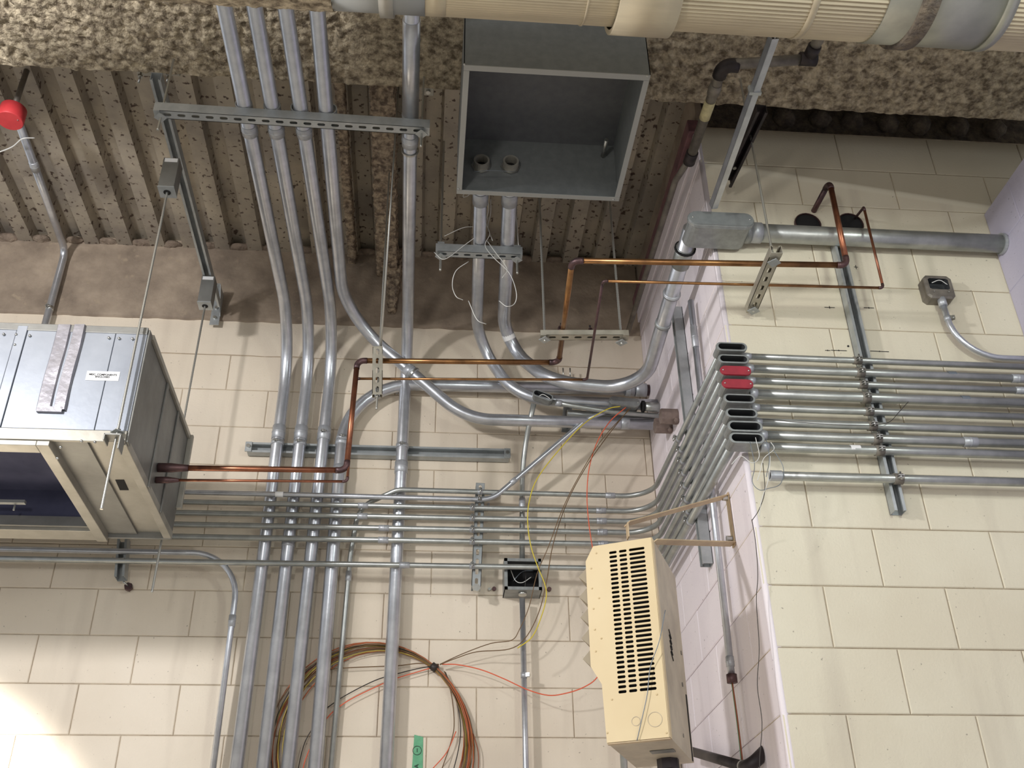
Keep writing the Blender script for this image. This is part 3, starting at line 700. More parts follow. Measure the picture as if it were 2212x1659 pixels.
# rise up the hanger: vertical length, then the long length to the pier, in the plane 3.05
P1 = P1[:4]; P1[0].x = AX+.002
x4 = P1[3]; q5 = oX(1236, 563, x4.x+.0)      # next length runs towards the camera, slightly rising
z5 = x4.z
q5 = oZ(1236, 563, z5); P1.append(q5)
q6 = oY(1830, 573, q5.y); P1.append(V((q6.x, q5.y, q6.z)))
q7 = oX(1790, 392, q6.x+.0); q7 = oY(1792, 392, q5.y-.0); P1.append(q7)
P1.append(oY(1745, 480, P+.06))
t = thing('copper_pipe', 'thick copper pipe from the air handler to the left wall sleeve on the pier', 'pipe', P1[0], 'copper refrigerant pipes')
build_run(t, P1, ['cop', 'cop', 'brass', 'brass', 'brass', 'cop', 'copd'], .0111)
b = B(); b.tube([P1[0], P1[0].lerp(P1[1], .07), P1[0].lerp(P1[1], .11), P1[0].lerp(P1[1], .16)], [.018, .018, .015, .0125], 14); b.build('brazed_joint', 'copd', t)
Yp2 = 3.62; S1 = [oY(342, 1037, Yp2), oY(750, 1040, Yp2), oY(768, 818, Yp2), oY(1268, 820, Yp2)]
S1[0].x = AX+.002; s4 = S1[3]; s5 = oZ(1302, 607, s4.z); S1.append(s5); s6 = oY(1908, 622, s5.y); S1.append(s6); s7 = oY(1866, 448, s5.y); S1.append(s7); S1.append(oY(1838, 482, P+.06))
t = thing('copper_pipe', 'thin copper pipe from the air handler to the right wall sleeve on the pier', 'pipe', S1[0], 'copper refrigerant pipes')
build_run(t, S1, ['cop', 'cop', 'brass', 'copd', 'brass', 'cop', 'copd'], .0052)
B().tube([S1[0], S1[0].lerp(S1[1], .06), S1[0].lerp(S1[1], .12)], [.013, .013, .007], 12).build('brazed_joint', 'copd', t)
# strut with the two pipe clips, on two rods
def small_trapeze(label, pa, pb, z, rods, up=(0, 0, 1), w=.041, h=.022, reach=.6):
    a, b_ = oZ(*pa, z), oZ(*pb, z); t = thing('trapeze_hanger', label, 'hanger', a)
    channel(t, a, b_, up, w, h, mt='strutw'); return t, a, b_
zc = x4.z-.024
t, a, b_ = small_trapeze('small slotted strut below the grey enclosure carrying both copper pipes', (1167, 724), (1357, 724), zc, None)
b_.y = a.y
for f, top in ((.05, (1174, 430)), (.93, (1334, 450))):
    q = a.lerp(b_, f); e = V((oX(*top, q.x).x, q.y, 3.46)); rod(t, q-V((0, 0, .03)), V((q.x, q.y, 3.46)), .0052); nutwasher(t, q-V((0, 0, .016)), (0, 0, 1))
for pp, r in ((1217, .0111), (1281, .0052)):
    q = oZ(pp, 708, zc); q = V((q.x, a.y, zc+.030)); B().annulus(q, (0, 1, 0), r, r+.004, .02, 14).build('pipe_clip', 'copd', t); B().cyl(q+V((0, 0, r)), q+V((0, 0, r+.02)), .004, 6).build('clip_bolt', 'black', t)
# left: short vertical looking strut over the two horizontal runs, running in depth
zc2 = (P1[2].z+P1[3].z)/2-.025
a, b_ = oZ(818, 752, zc2+.0), oZ(815, 852, zc2)
a = oY(816, 752, Yp-.03); b_ = oY(815, 856, Yp-.03)
t = thing('strut_hanger', 'short slotted strut standing upright before the copper pipes on a thin rod', 'hanger', a)
channel(t, a, b_, (0, 1, 0), .041, .024, mt='strutw', pitch=.045)
rod(t, V((a.x, a.y+.005, 3.45)), b_-V((0, 0, .06)), .0045); B().hexn(b_-V((0, 0, .004)), (0, 0, 1), .010, .01).build('nut', 'bolt', t)
B().cyl(V((a.x+.012, a.y+.01, a.z-.02)), V((a.x+.05, a.y-.55, 3.45)), .004, 8).build('brace_wire', 'rod', t)
# right: slotted strut in depth under both pipes, rod to the ceiling
a, b_ = oZ(1676, 540, q5.z-.03), oZ(1624, 668, s5.z-.0)
zz = min(q6.z, s6.z)-.03
a, b_ = oZ(1677, 538, zz), oZ(1622, 668, zz)
t = thing('strut_hanger', 'slanting slotted strut on one rod before the pier face, right of the big fitting', 'hanger', a)
channel(t, a, b_, (0, 0, 1), .041, .030, mt='strutw')
q = a.lerp(b_, .12); rod(t, q-V((0, 0, .02)), V((q.x, q.y, 3.45)), .0048); nutwasher(t, q-V((0, 0, .02)), (0, 0, 1)); q = a.lerp(b_, .93); rod(t, q-V((0, 0, .03)), q+V((0, 0, .03)), .0048); nutwasher(t, q-V((0, 0, .02)), (0, 0, 1))
# ------------------------------------------------------------ open grey enclosure over the middle
EX0, EX1, EY0, EY1, EZ0, EZ1 = .080, .714, 2.406, 3.040, 2.75, 3.045
t = thing('enclosure', 'big open grey electrical enclosure hung with its opening facing down', 'electrical box', (EX0, EY0, EZ0))
w = .003
b = B()
b.box((EX0, EY0, EZ0), (EX1, EY0+w, EZ1)); b.box((EX0, EY0, EZ0), (EX0+w, EY1, EZ1)); b.box((EX1-w, EY0, EZ0), (EX1, EY1, EZ1)); b.box((EX0, EY0, EZ1-w), (EX1, EY1, EZ1))
b.build('shell', 'boxg', t)
B().box((EX0, EY1-w, EZ0), (EX1, EY1, EZ1)).build('back_panel', 'boxg', t)
B().box((EX0+w, EY0+w, EZ1-w-.003), (EX1-w, EY1-w, EZ1-w)).build('top_panel', 'boxi', t)
for a_, c_ in (((EX0, EY0, EZ0-.004), (EX1, EY0+.024, EZ0)), ((EX0, EY1-.022, EZ0-.004), (EX1, EY1, EZ0)), ((EX0, EY0+.0245, EZ0-.004), (EX0+.02, EY1-.0225, EZ0)), ((EX1-.02, EY0+.0245, EZ0-.004), (EX1, EY1-.0225, EZ0))):
    B().box(a_, c_).build('rim', 'boxe', t, .001)
for px in (1040, 1103):
    q = oY(px, 353+(px-1040)*.03, EY1-.02); b = B(); b.annulus(q, (0, 1, 0), .024, .031, .04, 20); b.build('hub', 'flange', t)
    b = B(); b.annulus(q+V((0, .012, 0)), (0, 1, 0), .03, .039, .006, 8); b.build('locknut', 'bolt', t)
    B().cyl(q+V((0, .016, 0)), q+V((0, .0165, 0)), .024, 18).build('bore', 'dark', t)
q = oY(1310, 302, EY1-.1); B().cyl(q, q+V((0, .09, 0)), .009, 10).build('stud', 'bolt', t)
for px, py in ((1003, 139), (1398, 164), (990, 408), (1325, 431)):
    q = oZ(px, py, EZ0-.005); B().sph(q, .004, 8).build('rim_screw', 'bolt', t)
for xx, yy in ((EX0+.03, EY0+.05), (EX1-.03, EY0+.05), (EX0+.03, EY1-.05), (EX1-.03, EY1-.05)): B().cyl((xx, yy, EZ1-.001), (xx, yy, 3.51), .005, 8).build('hanging_rod', 'rod', t)
ZB = 2.912
qa0 = V((oY(1040, 353, EY1).x, EY1, ZB)); qb0 = V((oY(1104, 355, EY1).x, EY1, ZB))
# from enclosure: left conduit
ca = oZ(1029, 738, ZB); ca = V((ca.x, ca.y, ZB)); cb_ = oY(1120, 862, 4.21); ce = oY(1385, 874, 4.21)
t, path = conduit('box_conduit', 'left of two conduits leaving the back of the grey enclosure', 'conduit', [qa0, ca, cb_, ce, V((X1+.01, ce.y, ce.z))], [.26, .26, .3], .0279, group='conduits leaving the enclosure')
q, tt = at_px(path, 1036, 430); B().cyl(q-tt*.05, q+tt*.02, .033, 18).build('connector', 'fit', t)
wy = 4.06; cz_ = 2.50
cb2 = oZ(1086, 742, ZB); cb2 = V((cb2.x, cb2.y, ZB)); cd = oY(1192, 826, wy); cd2 = V((.985, wy, cd.z-.0)); 
zL = oY(1900, 515, 3.04).z
t, path = conduit('box_conduit', 'right conduit of the enclosure, curving round the corner to the big pier fitting', 'conduit', [qb0, cb2, cd, V((.990, 4.06, 2.515)), V((.985, 3.03, zL))], [.26, .24, .20], .031, group='conduits leaving the enclosure')
q, tt = at_px(path, 1098, 430); B().cyl(q-tt*.05, q+tt*.02, .034, 18).build('connector', 'fit', t)
coupling(t, path, (1425, 700), .031, .02, 1.12, 'strut', 'strap', False); coupling(t, path, (1470, 640), .031, .02, 1.16)
coupling(t, path, (1080, 735), .031, .03, 1.01, 'label', 'sticker', False)
q, tt = at_px(path, 1492, 535); B().cyl(q-tt*.10, q, .0365, 18).build('sleeve', 'emt2', t); b = B(); b.annulus(q-tt*.005, tt, .0335, .043, .008); b.build('bushing', 'dark', t)
B().cyl(oX(1418, 745, .95), oX(1403, 695, 1.0), .001, 4).v
# its trapeze
zz = ZB-.031-.022
a, b_ = oZ(941, 540, zz), oZ(1128, 546, zz); b_.y = a.y
t = thing('trapeze_hanger', 'short slotted strut trapeze under the two enclosure conduits, tangled with wire', 'hanger', a)
channel(t, a, b_, (0, 0, 1))
for f in (.06, .94): q = a.lerp(b_, f); rod(t, q-V((0, 0, .11)), V((q.x, q.y, 3.50)), .0055); nutwasher(t, q-V((0, 0, .03)), (0, 0, 1)); B().obox(q+V((0, 0, .026)), V((1, 0, 0)), V((0, 1, 0)), V((0, 0, 1)), .03, .041, .01).build('top_plate', 'strut', t)
# tangled pull wires round it
yw = a.y-.03
wt = thing('tie_wire', 'tangle of bare tie wire looped round the two enclosure conduits', 'wire', oY(1055, 560, yw))
for pts in ([(1050, 420), (1056, 450), (1050, 480), (1058, 505), (1048, 530), (1066, 556), (1100, 590), (1115, 630), (1112, 655), (1095, 662), (1078, 650)],
            [(1008, 410), (1000, 425), (1012, 422), (1022, 405)], [(1040, 420), (1030, 430), (1050, 422), (1052, 440)],
            [(1012, 565), (985, 585), (977, 615), (985, 640), (1000, 648)], [(938, 545), (960, 560), (1000, 532), (1040, 500), (1055, 470)],
            [(960, 510), (1000, 492), (1030, 488), (1050, 470)], [(1012, 650), (1030, 690), (1050, 700)], [(1052, 520), (1070, 545), (1095, 580), (1085, 600)], [(1110, 425), (1116, 480), (1120, 530)],
            [(1060, 430), (1060, 460), (1054, 490), (1064, 520)]):
    wire('wire_strand', '', '', [oY(x, y, yw-(.02 if k % 2 else 0)) for k, (x, y) in enumerate(pts)], .0016, 'wht', wt)
b = B().tube(catmull([oY(1024, 371, 2.98), oY(1060, 368, 2.96), oY(1110, 371, 2.98)]), .0012, 6).build('wire_strand', 'blu', wt)
# ------------------------------------------------------------ open conduit bodies and small conduits
def stadium(cx, cz, hl, hw, n=8):
    pts = []
    for k in range(n+1): w = -math.pi/2+math.pi*k/n; pts.append((cx+hl-hw+hw*math.cos(w), cz+hw*math.sin(w)))
    for k in range(n+1): w = math.pi/2+math.pi*k/n; pts.append((cx-hl+hw+hw*math.cos(w), cz+hw*math.sin(w)))
    return pts
def body(name, label, x0, x1, yf, z, h, dep, cover=None, mt='body', group='conduit bodies at the pier corner', ax=V((1, 0, 0)), o=None, wz=.68, bk=1.0):
    # elongated fitting: axis ax from x0 to x1, open (or covered) face towards the camera side
    t = thing(name, label, 'conduit fitting', o or (x0, yf, z), group)
    O = V((0, 0, 0)) if o is None else V(o); up = V((0, 0, 1)); cx = (x0+x1)/2; hl = (x1-x0)/2
    mp = lambda u, y, v: (V((u, y, v)) if o is None else O+ax*u+V((0, y, 0))+up.cross(V((0, 1, 0))).cross(ax).normalized()*0+(ax.cross(V((0, 1, 0)))*v))
    outer = stadium(cx, z, hl, h/2); inner = stadium(cx, z, hl*.86, h/2*wz); n = len(outer); b = B()
    back = stadium(cx, z, hl*.95, h/2*.88*bk)
    fl = stadium(cx, z, hl*1.0, h/2*(1+(bk-1)*.6))
    L_ = [[mp(u, yf, v) for u, v in inner], [mp(u, yf, v) for u, v in outer], [mp(u, yf+.012, v) for u, v in fl], [mp(u, yf+.014, v) for u, v in back], [mp(u, yf+dep, v) for u, v in back]]
    vs = [q for l in L_ for q in l]; fs = [(j*n+i, j*n+(i+1) % n, (j+1)*n+(i+1) % n, (j+1)*n+i) for j in range(4) for i in range(n)]+[tuple(range(4*n, 5*n))]
    b.add(vs, fs).build('housing', mt, t, .0015)
    if cover is None:
        L2 = [[mp(u, yf+.0005, v) for u, v in inner], [mp(u, yf+dep*.8, v) for u, v in inner]]
        B().add([q for l in L2 for q in l], [(i, (i+1) % n, n+(i+1) % n, n+i) for i in range(n)]+[tuple(range(n, 2*n))]).build('inside', 'bodyd', t)
    else:
        L2 = [[mp(u, yf-.005, v) for u, v in stadium(cx, z, hl*.97, h/2*.92)], [mp(u, yf+.001, v) for u, v in stadium(cx, z, hl*1.0, h/2)]]
        B().add([q for l in L2 for q in l], [(i, (i+1) % n, n+(i+1) % n, n+i) for i in range(n)]+[tuple(range(n))]).build('cover', cover, t)
        for u in (x0+h*.28, x1-h*.28): B().sph(mp(u, yf-.005, z), .0035, 8).build('cover_screw', 'bolt', t)
    return t
zy = (773, 799, 825, 853, 883, 914, 942, 967); zi = [oY(1700, y, 3.045).z for y in zy]
rr_ = (.0117, .0150, .0125, .0175, .0130, .0145, .0165, .0155)
ords = ['topmost', 'second from the top', 'third from the top', 'fourth from the top', 'fifth from the top', 'sixth from the top', 'seventh from the top', 'lowest']
covs = [None, None, 'red', 'red', None, None, None, None]
blab = ['open grey conduit body, topmost at the pier corner', 'open grey conduit body just above the two red covered ones', 'conduit body with upper red cover at the pier corner', 'conduit body with lower red cover at the pier corner', 'open grey conduit body just below the red covered ones', 'open grey conduit body, third from the bottom of the corner stack', 'open grey conduit body, second from the bottom of the corner stack', 'open grey conduit body, lowest of the corner stack with wires hanging out']
SX = 1.03
for i, (z, r) in enumerate(zip(zi, rr_)):
    x0 = 1.004+.0*i; x1 = x0+(.112 if i < 6 else .122); h = .036 if i not in (2, 3) else .038
    h = min(h+(.006 if i > 5 else 0), .9*abs(zi[min(i+1, 7)]-zi[max(i-1, 0)])/(2 if 0 < i < 7 else 1))
    body('conduit_body', blab[i], x0, x1, 2.985, z, h, .062+(.006 if r > .015 else 0), covs[i])
    # conduit on the pier face, from the body to the right
    t, path = conduit('wall_conduit', 'horizontal conduit across the pier face, %s of the stack of eight' % ords[i], 'conduit', [(x1, 3.045, z), (XR-.002, 3.045, z-.004)], 0, r, 'emt2', 'conduits across the pier face')
    B().tube([path[0], path[0]+V((.018, 0, 0)), path[0]+V((.03, 0, 0))], [r*1.25, r*1.2, r*1.02], 16).build('connector', 'fit', t)
    px = 1880+i*5.7+(0, 4, 5, 8, 10, 14, 20, 30)[i]*.4
    q = V((oY(1808+(z-oY(1808, 530, 3.05).z)/(oY(1936, 1108, 3.05).z-oY(1808, 530, 3.05).z)*128, 800, 3.045).x, 3.045, z))
    u, v_ = prj(V((oY(1860, 800, 3.06).x+.0, 3.045, z)))
    strap(t, path, (u, v_), r*1.12, mt='pipe', w=.03)
    if i in (1, 3): B().annulus(V((oY(2055 if i == 1 else 2068, 810, 3.045).x, 3.045, z)), (1, 0, 0), r*.9, r*1.02, .03, 18).build('sticker', 'blu', t)
    if i == 7: B().annulus(V((oY(1846, 970, 3.045).x, 3.045, z)), (1, 0, 0), r*.9, r*1.02, .035, 18).build('sticker', 'label', t)
    if i in (1, 2, 6): coupling(t, path, ((2198, 2200, 2100)[(1, 2, 6).index(i)], 850), r, .05, 1.1)
# conduits along the pier side, bending onto the back wall
YB = 4.272
left_end = {0: None, 1: (-3.0, 1.989), 2: (-3.0, 1.936), 3: (-3.0, 1.879), 4: (-3.0, 1.822), 6: (-3.0, 1.708)}
rl = (.0117, .0117, .0125, .0125, .0125, .0145, .0120, .0155)
onw = ['highest', 'second', 'third', 'fourth', 'fifth', '', 'lowest']
for i, z in enumerate(zi):
    r = rl[i]; s0 = V((SX, 3.047, z)); c = V((SX, YB, z+.006 if i < 5 else z))
    if i == 0:
        zz = oY(1000, 1061, YB).z; c.z = zz-.005; l = V((oY(808, 1056, YB).x, YB, zz+.003)); l2 = oY(762, 1130, YB+.05); bot = oY(715, 1659, 4.37)
        pts = [s0, c, V((oY(860, 1058, YB).x, YB, zz)), oY(775, 1095, 4.34), oY(757, 1200, 4.365), bot+(bot-oY(757, 1200, 4.365)).normalized()*.4]
        t, path = conduit('small_conduit', 'thin conduit from the corner along the wall, turning down beside the big risers', 'conduit', pts, [.14, .09, .12, .5], r, 'emt2', 'thin conduits bent round the corner')
        cc = [(1318, 1064), (757, 1250)]
    elif i in left_end:
        x, zl = left_end[i]; pts = [s0, c, V((x, YB, zl-(.0)))]
        t, path = conduit('small_conduit', '%s full-length thin conduit crossing the wall to the left edge and round the corner' % {1: 'topmost', 2: 'second', 3: 'middle', 4: 'fourth', 6: 'bottommost'}[i], 'conduit', pts, .14, r, 'emt2', 'thin conduits bent round the corner')
        cc = [(1315, {1: 1106, 2: 1131, 3: 1156, 4: 1180, 6: 1230}[i]), (760+i*20, {1: 1092, 2: 1116, 3: 1142, 4: 1168, 6: 1221}[i])]
    elif i == 5:
        lz = z; pts = [s0, c, V((oY(1325, 1200, YB).x, YB, z)), V((oY(1345, 1659, YB).x, YB, .55))]
        t, path = conduit('small_conduit', 'conduit turning down the wall behind the beige heater', 'conduit', pts, [.10, .08], r, 'emt2', 'thin conduits bent round the corner'); cc = []
    else:
        pts = [s0, V((SX, 4.34, z)), V((SX, 4.34, .5))]
        t, path = conduit('small_conduit', 'lowest pier side conduit, turning down in the wall corner', 'conduit', pts, [.12], r, 'emt2', 'thin conduits bent round the corner'); cc = []
    for p_ in cc: coupling(t, path, p_, r, .045, 1.16)
    strap(t, path, (1458+i*2.5, 944+i*25), r, V((-1, 0, .3)))
    if i not in (5, 7): strap(t, path, (1034-i, {0: 1060, 1: 1100, 2: 1124, 3: 1150, 4: 1174, 6: 1226}[i]), r)
# the one that leaves the bundle and climbs to the open fitting
zz = oY(1034, 1079, YB).z; yy = 4.235
pts = [V((-3.0, YB, oY(700, 1068, YB).z+.0)), V((oY(1062, 1080, YB).x, YB, zz)), oY(1268, 905, 4.22), oY(1325, 884, 4.20)]
t, path = conduit('small_conduit', 'thin conduit leaving the bundle and climbing diagonally to the open fitting', 'conduit', pts, [.14, .14], .0117, 'emt', 'thin conduits bent round the corner')
strap(t, path, (1034, 1079), .0117); coupling(t, path, (1106, 1036), .0117, .03, 1.12); coupling(t, path, (622, 1067), .0117, .035, 1.1, 'label', 'sticker', False)
# lower left conduit that bends down
pts = [V((-3.0, YB+.01, oY(0, 1184, YB).z)), oY(520, 1196, YB+.01), oY(455, 1700, 4.33)]
t, path = conduit('small_conduit', 'conduit leaving under the air handler and bending down left of the big risers', 'conduit', pts, [.20], .0125, 'emt', None)
coupling(t, path, (510, 1338), .0125, .05, 1.22)
# struts on the back wall
A, E_ = oY(536, 970, 4.372), oY(1099, 984, 4.372); E_.z = A.z+.002
t = thing('wall_strut', 'long horizontal zinc strut on the wall holding the big conduits', 'strut', A)
channel(t, A, E_, (0, -1, 0), .052, .041, slots=False)
for f, nm in ((.004, 'a'), (.993, 'b')):
    q = A.lerp(E_, f)+V((0, -.024, 0)); B().obox(q, V((1, 0, 0)), V((0, 1, 0)), V((0, 0, 1)), .03, .008, .05).build('end_plate', 'strut', t, .001); B().hexn(q-V((0, .008, 0)), (0, 1, 0), .010, .012).build('bolt', 'bolt', t)
A, E_ = oY(1037, 1050, 4.325), oY(1028, 1272, 4.325)
t = thing('wall_strut', 'upright slotted strut clamping the thin conduits left of the open square box', 'strut', A)
channel(t, A, E_, (0, 1, 0), .041, .06, pitch=.045); B().hexn(E_+V((0, -.035, -.010)), (0, 1, 0), .018, .02).build('end_bolt', 'bolt', t)
A, E_ = oY(268, 1165, 4.325), oY(261, 1250, 4.325)
t = thing('wall_strut', 'upright strut piece clamping conduits below the air handler', 'strut', A)
channel(t, A, E_, (0, -1, 0), .041, .06, slots=False); B().hexn(oY(278, 1268, 4.37), (0, 1, 0), .018, .02).build('anchor_bolt', 'copd', t); B().cyl(oY(266, 1256, 4.34), oY(277, 1266, 4.36), .004, 6).build('stud', 'bolt', t)
A, E_ = oY(1227, 865, 4.36), oY(1222, 930, 4.36)
t = thing('wall_strut', 'short dark strut end behind the conduits near the open fitting', 'strut', A)
channel(t, A, E_, (0, -1, 0), .041, .041, slots=False)
# struts on the pier
A, E_ = oX(1461, 668, 1.064), oX(1520, 1232, 1.064); E_.y = A.y
t = thing('wall_strut', 'upright strut on the pale pier side behind the bundle of bent conduits', 'strut', A)
channel(t, A, E_, (-1, 0, 0), .041, .041, slots=False)
A, E_ = oY(1808, 528, 3.079), oY(1936, 1108, 3.079); E_.x = A.x
t = thing('wall_strut', 'long upright strut channel on the pier face behind the eight conduits', 'strut', A)
channel(t, A, E_, (0, -1, 0), .041, .041, slots=False)
# vertical conduit on the pier side with wires out of its lower end
A, E_ = oX(1492, 650, 1.055), oX(1581, 1466, 1.055); mid = A.lerp(E_, .5)
t, path = conduit('small_conduit', 'upright conduit on the pale pier side with coloured wires dangling from its end', 'conduit', [A, V((1.055, (A.y+E_.y)/2, (A.z+E_.z)/2)), E_], [1], .0125, 'emt', None)
coupling(t, path, (1512, 722), .0125, .10, 1.12); coupling(t, path, (1577, 1435), .0125, .035, 1.15); coupling(t, path, (1580, 1462), .0125, .03, 1.45, 'copd', 'bushing', False)
for k, (mt_, dx_) in enumerate((('red2', 0), ('bro', .004), ('green', .008))):
    wire('hanging_wire', ('red', 'brown', 'green')[k]+' wire dangling from the upright conduit end', 'wire', [E_+V((0, dx_, .0)), E_+V((.002, dx_*1.4, -.2)), E_+V((-.004, dx_*2.2, -.6))], .0022, mt_, group='wires out of the upright conduit')
# big pipe on the pier with its covered fitting
x0, x1 = .958, oY(1622, 492, 2.99).x
body('pull_fitting', 'large grey covered conduit body at the head of the pier', x0-.008, x1, 2.945, zL-.022, .066, .13, 'boxg', 'body', None, bk=1.3)
t, path = conduit('large_conduit', 'largest grey conduit running level across the pier face into the lilac wall', 'conduit', [(x1-.02, 3.04, zL), (XR-.002, 3.04, zL+.0)], 0, .0365, 'emt2', None, 22)
B().cyl((x1-.015, 3.04, zL), (x1+.012, 3.04, zL), .044, 20).build('hub', 'body', t); B().cyl((x1+.012, 3.04, zL), (x1+.055, 3.04, zL), .041, 20).build('connector', 'fit', t)
b = B(); b.annulus((XR-.008, 3.04, zL), (1, 0, 0), .0365, .043, .012, 22); b.build('end_ring', 'strut', t)
# lone conduit below the eight
z = oY(1900, 1036, 3.05).z; a = oY(1662, 1028, 3.05)
t, path = conduit('wall_conduit', 'single conduit with an open left end, below the stack of eight', 'conduit', [V((a.x+.004, 3.042, z)), V((XR-.002, 3.042, z))], 0, .0155, 'emt2', None)
b = B(); b.annulus((a.x+.018, 3.042, z), (1, 0, 0), .0125, .0185, .04, 18); b.build('end_coupling', 'fit', t); B().cyl((a.x+.004, 3.042, z), (a.x+.0045, 3.042, z), .0125, 16).build('bore', 'dark', t)
strap(t, path, (1935, 1036), .0178, mt='pipe', w=.03)
# weatherproof open box and its conduit
q = oY(2020, 632, 3.09); t = thing('junction_box', 'small weathered cast junction box on the pier face, open at its top', 'electrical box', q)
def octo(c, w, h, k, y): return [V((c.x+a*w, y, c.z+b*h)) for a, b in ((-1, -k), (-k, -1), (k, -1), (1, -k), (1, k), (k, 1), (-k, 1), (-1, k))]
b = B(); o1, o2, o3, o4 = octo(q, .056, .054, .75, 3.1), octo(q, .056, .054, .75, 3.055), octo(q, .048, .046, .8, 3.05), octo(q+V((0, 0, .012)), .040, .026, .8, 3.05)
vs = o1+o2+o3; b.add(vs, [(j*8+i, j*8+(i+1) % 8, (j+1)*8+(i+1) % 8, (j+1)*8+i) for j in range(2) for i in range(8)])
b.add(o3+o4, [(i, (i+1) % 8, 8+(i+1) % 8, 8+i) for i in range(8)])
b.build('housing', 'pipe', t)
o5 = octo(q+V((0, 0, .012)), .040, .026, .8, 3.085); B().add(o4+o5, [(i, (i+1) % 8, 8+(i+1) % 8, 8+i) for i in range(8)]+[tuple(range(8, 16))]).build('inside', 'bodyd', t)
wire('wire_strand', '', '', [q+V((-.03, -.045, .012)), q+V((0, -.052, .020)), q+V((.03, -.045, .006))], .0016, 'wht', t)
for u in (-.03, .028): B().sph(q+V((u, -.045, -.028)), .003, 6).build('screw', 'bolt', t)
a = q+V((.002, -.025, -.054)); 
pts = [a, oY(2052, 772, 3.065)+V((0, 0, 0)), V((XR-.003, 3.065, oY(2205, 775, 3.065).z))]
pts[1] = V((a.x+.006, 3.065, pts[2].z))
t, path = conduit('small_conduit', 'shiny bent conduit from the cast box sweeping right over the stack', 'conduit', pts, [.17], .0117, 'emt', None)
B().cyl(a+V((0, 0, .006)), a-V((0, 0, .03)), .016, 14).build('connector', 'fit', t); strap(t, path, (2042, 690), .0117, V((1, -.3, 0)))
# sleeves in the pier
for px, lb in ((1744, 'left'), (1836, 'right')):
    q = oY(px, 486, P-.002); t = thing('wall_sleeve', '%s dark round pipe sleeve in the pier above the largest conduit' % lb, 'pipe sleeve', q, 'pipe sleeves in the pier')
    b = B(); b.annulus(q, (0, 1, 0), .050, .054, .02, 24); b.build('rim', 'copd', t); B().cyl(q+V((0, -.004, 0)), q+V((0, .004, 0)), .050, 24).build('bore', 'dark', t)
# iron pipe with elbow at the top right
t, path = conduit('iron_pipe', 'grey iron pipe with dark elbows and a pale yellow wrap near the sprayed beam', 'pipe', [oX(1492, 340, 1.0), oX(1562, 140, 1.0), oZ(1745, 128, oX(1562, 140, 1.0).z)], [.03], .019, 'pipe', None)
pj = path[-1]; B().cyl(pj, pj+V((.03, -.25, .01)), .019, 16).build('branch', 'pipe', t); B().cyl(pj-V((.03, 0, 0)), pj+V((.03, 0, 0)), .024, 16).build('tee', 'black', t); B().cyl(pj+V((.003, -.02, 0)), pj+V((.006, -.06, 0)), .024, 16).build('tee', 'black', t)
e0 = oX(1562, 140, 1.0); f = fillet([e0+(path[0]-e0).normalized()*.055, e0, e0+V((.055, 0, 0))], .035, 8); B().tube(f, .0255, 16).build('elbow', 'black', t)
q, tt = at_px(path, 1522, 232); B().cyl(q-tt*.045, q+tt*.045, .0205, 18).build('wrap', 'ptape', t); coupling(t, path, (1538, 190), .019, .05, 1.2, 'pipe')
q = path[0]; B().cyl(q-tt*.03, q+tt*.03, .024, 16).build('coupling', 'black', t)
t, path = conduit('thin_pipe', 'thin pale pipe tucked under the deck along the pier side', 'pipe', [q, V((q.x, 3.2, 3.02)), V((1.0, 4.34, 3.02))], [.1], .013, 'pipe', None)
# strut rails close under the duct, right
zz = 2.62; a, b_ = oZ(1672, 78, zz), oZ(1541, 445, zz)
t = thing('rail_strut', 'pale strut rail running back under the ribbed duct to the large covered fitting', 'strut', a)
channel(t, a, b_, (1, 0, .2), .028, .024, slots=False, mt='emt'); q, tt = a.lerp(b_, .28), (b_-a).normalized(); B().obox(q, tt, V((1, 0, 0)), tt.cross(V((1, 0, 0))), .012, .04, .035).build('clip', 'strut', t)
zz = 2.84; a, b_ = oZ(1645, 235, zz), oZ(1568, 396, zz)
t = thing('rail_strut', 'short dark strut rail beside the pale rail, over the pier head', 'strut', a)
channel(t, a, b_, (0, 0, -1), .041, .041, slots=False, mt='black'); B().hexn(a.lerp(b_, .75)-V((0, 0, .01)), (0, 0, 1), .008, .008).build('bolt', 'bolt', t)
# ------------------------------------------------------------ fittings near the corner of the back wall
ya = 4.17
q0, q1 = oY(1150, 850, ya), oY(1194, 866, ya); dd = (q1-q0); L_ = dd.length
tA = body('open_fitting', 'open grey conduit fitting with white wire, on top of the wall box riser', -L_/2, L_/2, -.02, 0, .038, .05, None, 'body', 'open fittings near the wall corner', dd.normalized(), (q0+q1)/2)
wire('wire_strand', '', '', [oY(1162, 858, ya-.015), oY(1172, 852, ya-.022), oY(1184, 858, ya-.022), oY(1190, 864, ya-.012)], .002, 'wht', tA)
q0, q1 = oY(1314, 866, ya), oY(1382, 879, ya); dd = q1-q0; dd.z *= .6; L_ = dd.length
tB = body('open_fitting', 'open grey conduit fitting spilling yellow and orange cables, by the wall corner', -L_/2, L_/2, -.02, 0, .044, .055, 'body', 'body', 'open fittings near the wall corner', dd.normalized(), (q0+q1)/2)
t, path = conduit('small_conduit', 'short thin conduit linking the two open fittings', 'conduit', [oY(1192, 868, 4.19), oY(1240, 877, 4.19), oY(1320, 890, 4.19), V((X1, 4.19, oY(1400, 898, 4.19).z))], [.2, .2], .0117, 'emt2', None)
coupling(t, path, (1206, 870), .0117, .03, 1.3)
q = oY(1388, 878, 4.17); t, path = conduit('sleeve_conduit', 'stub of conduit from the cable spilling fitting into the pier', 'conduit', [q, V((X1, 4.17, q.z-.002))], 0, .0225, 'emt2', None); B().cyl(q-V((.004, 0, 0)), q+V((.008, 0, 0)), .028, 16).build('bushing', 'dark', t)
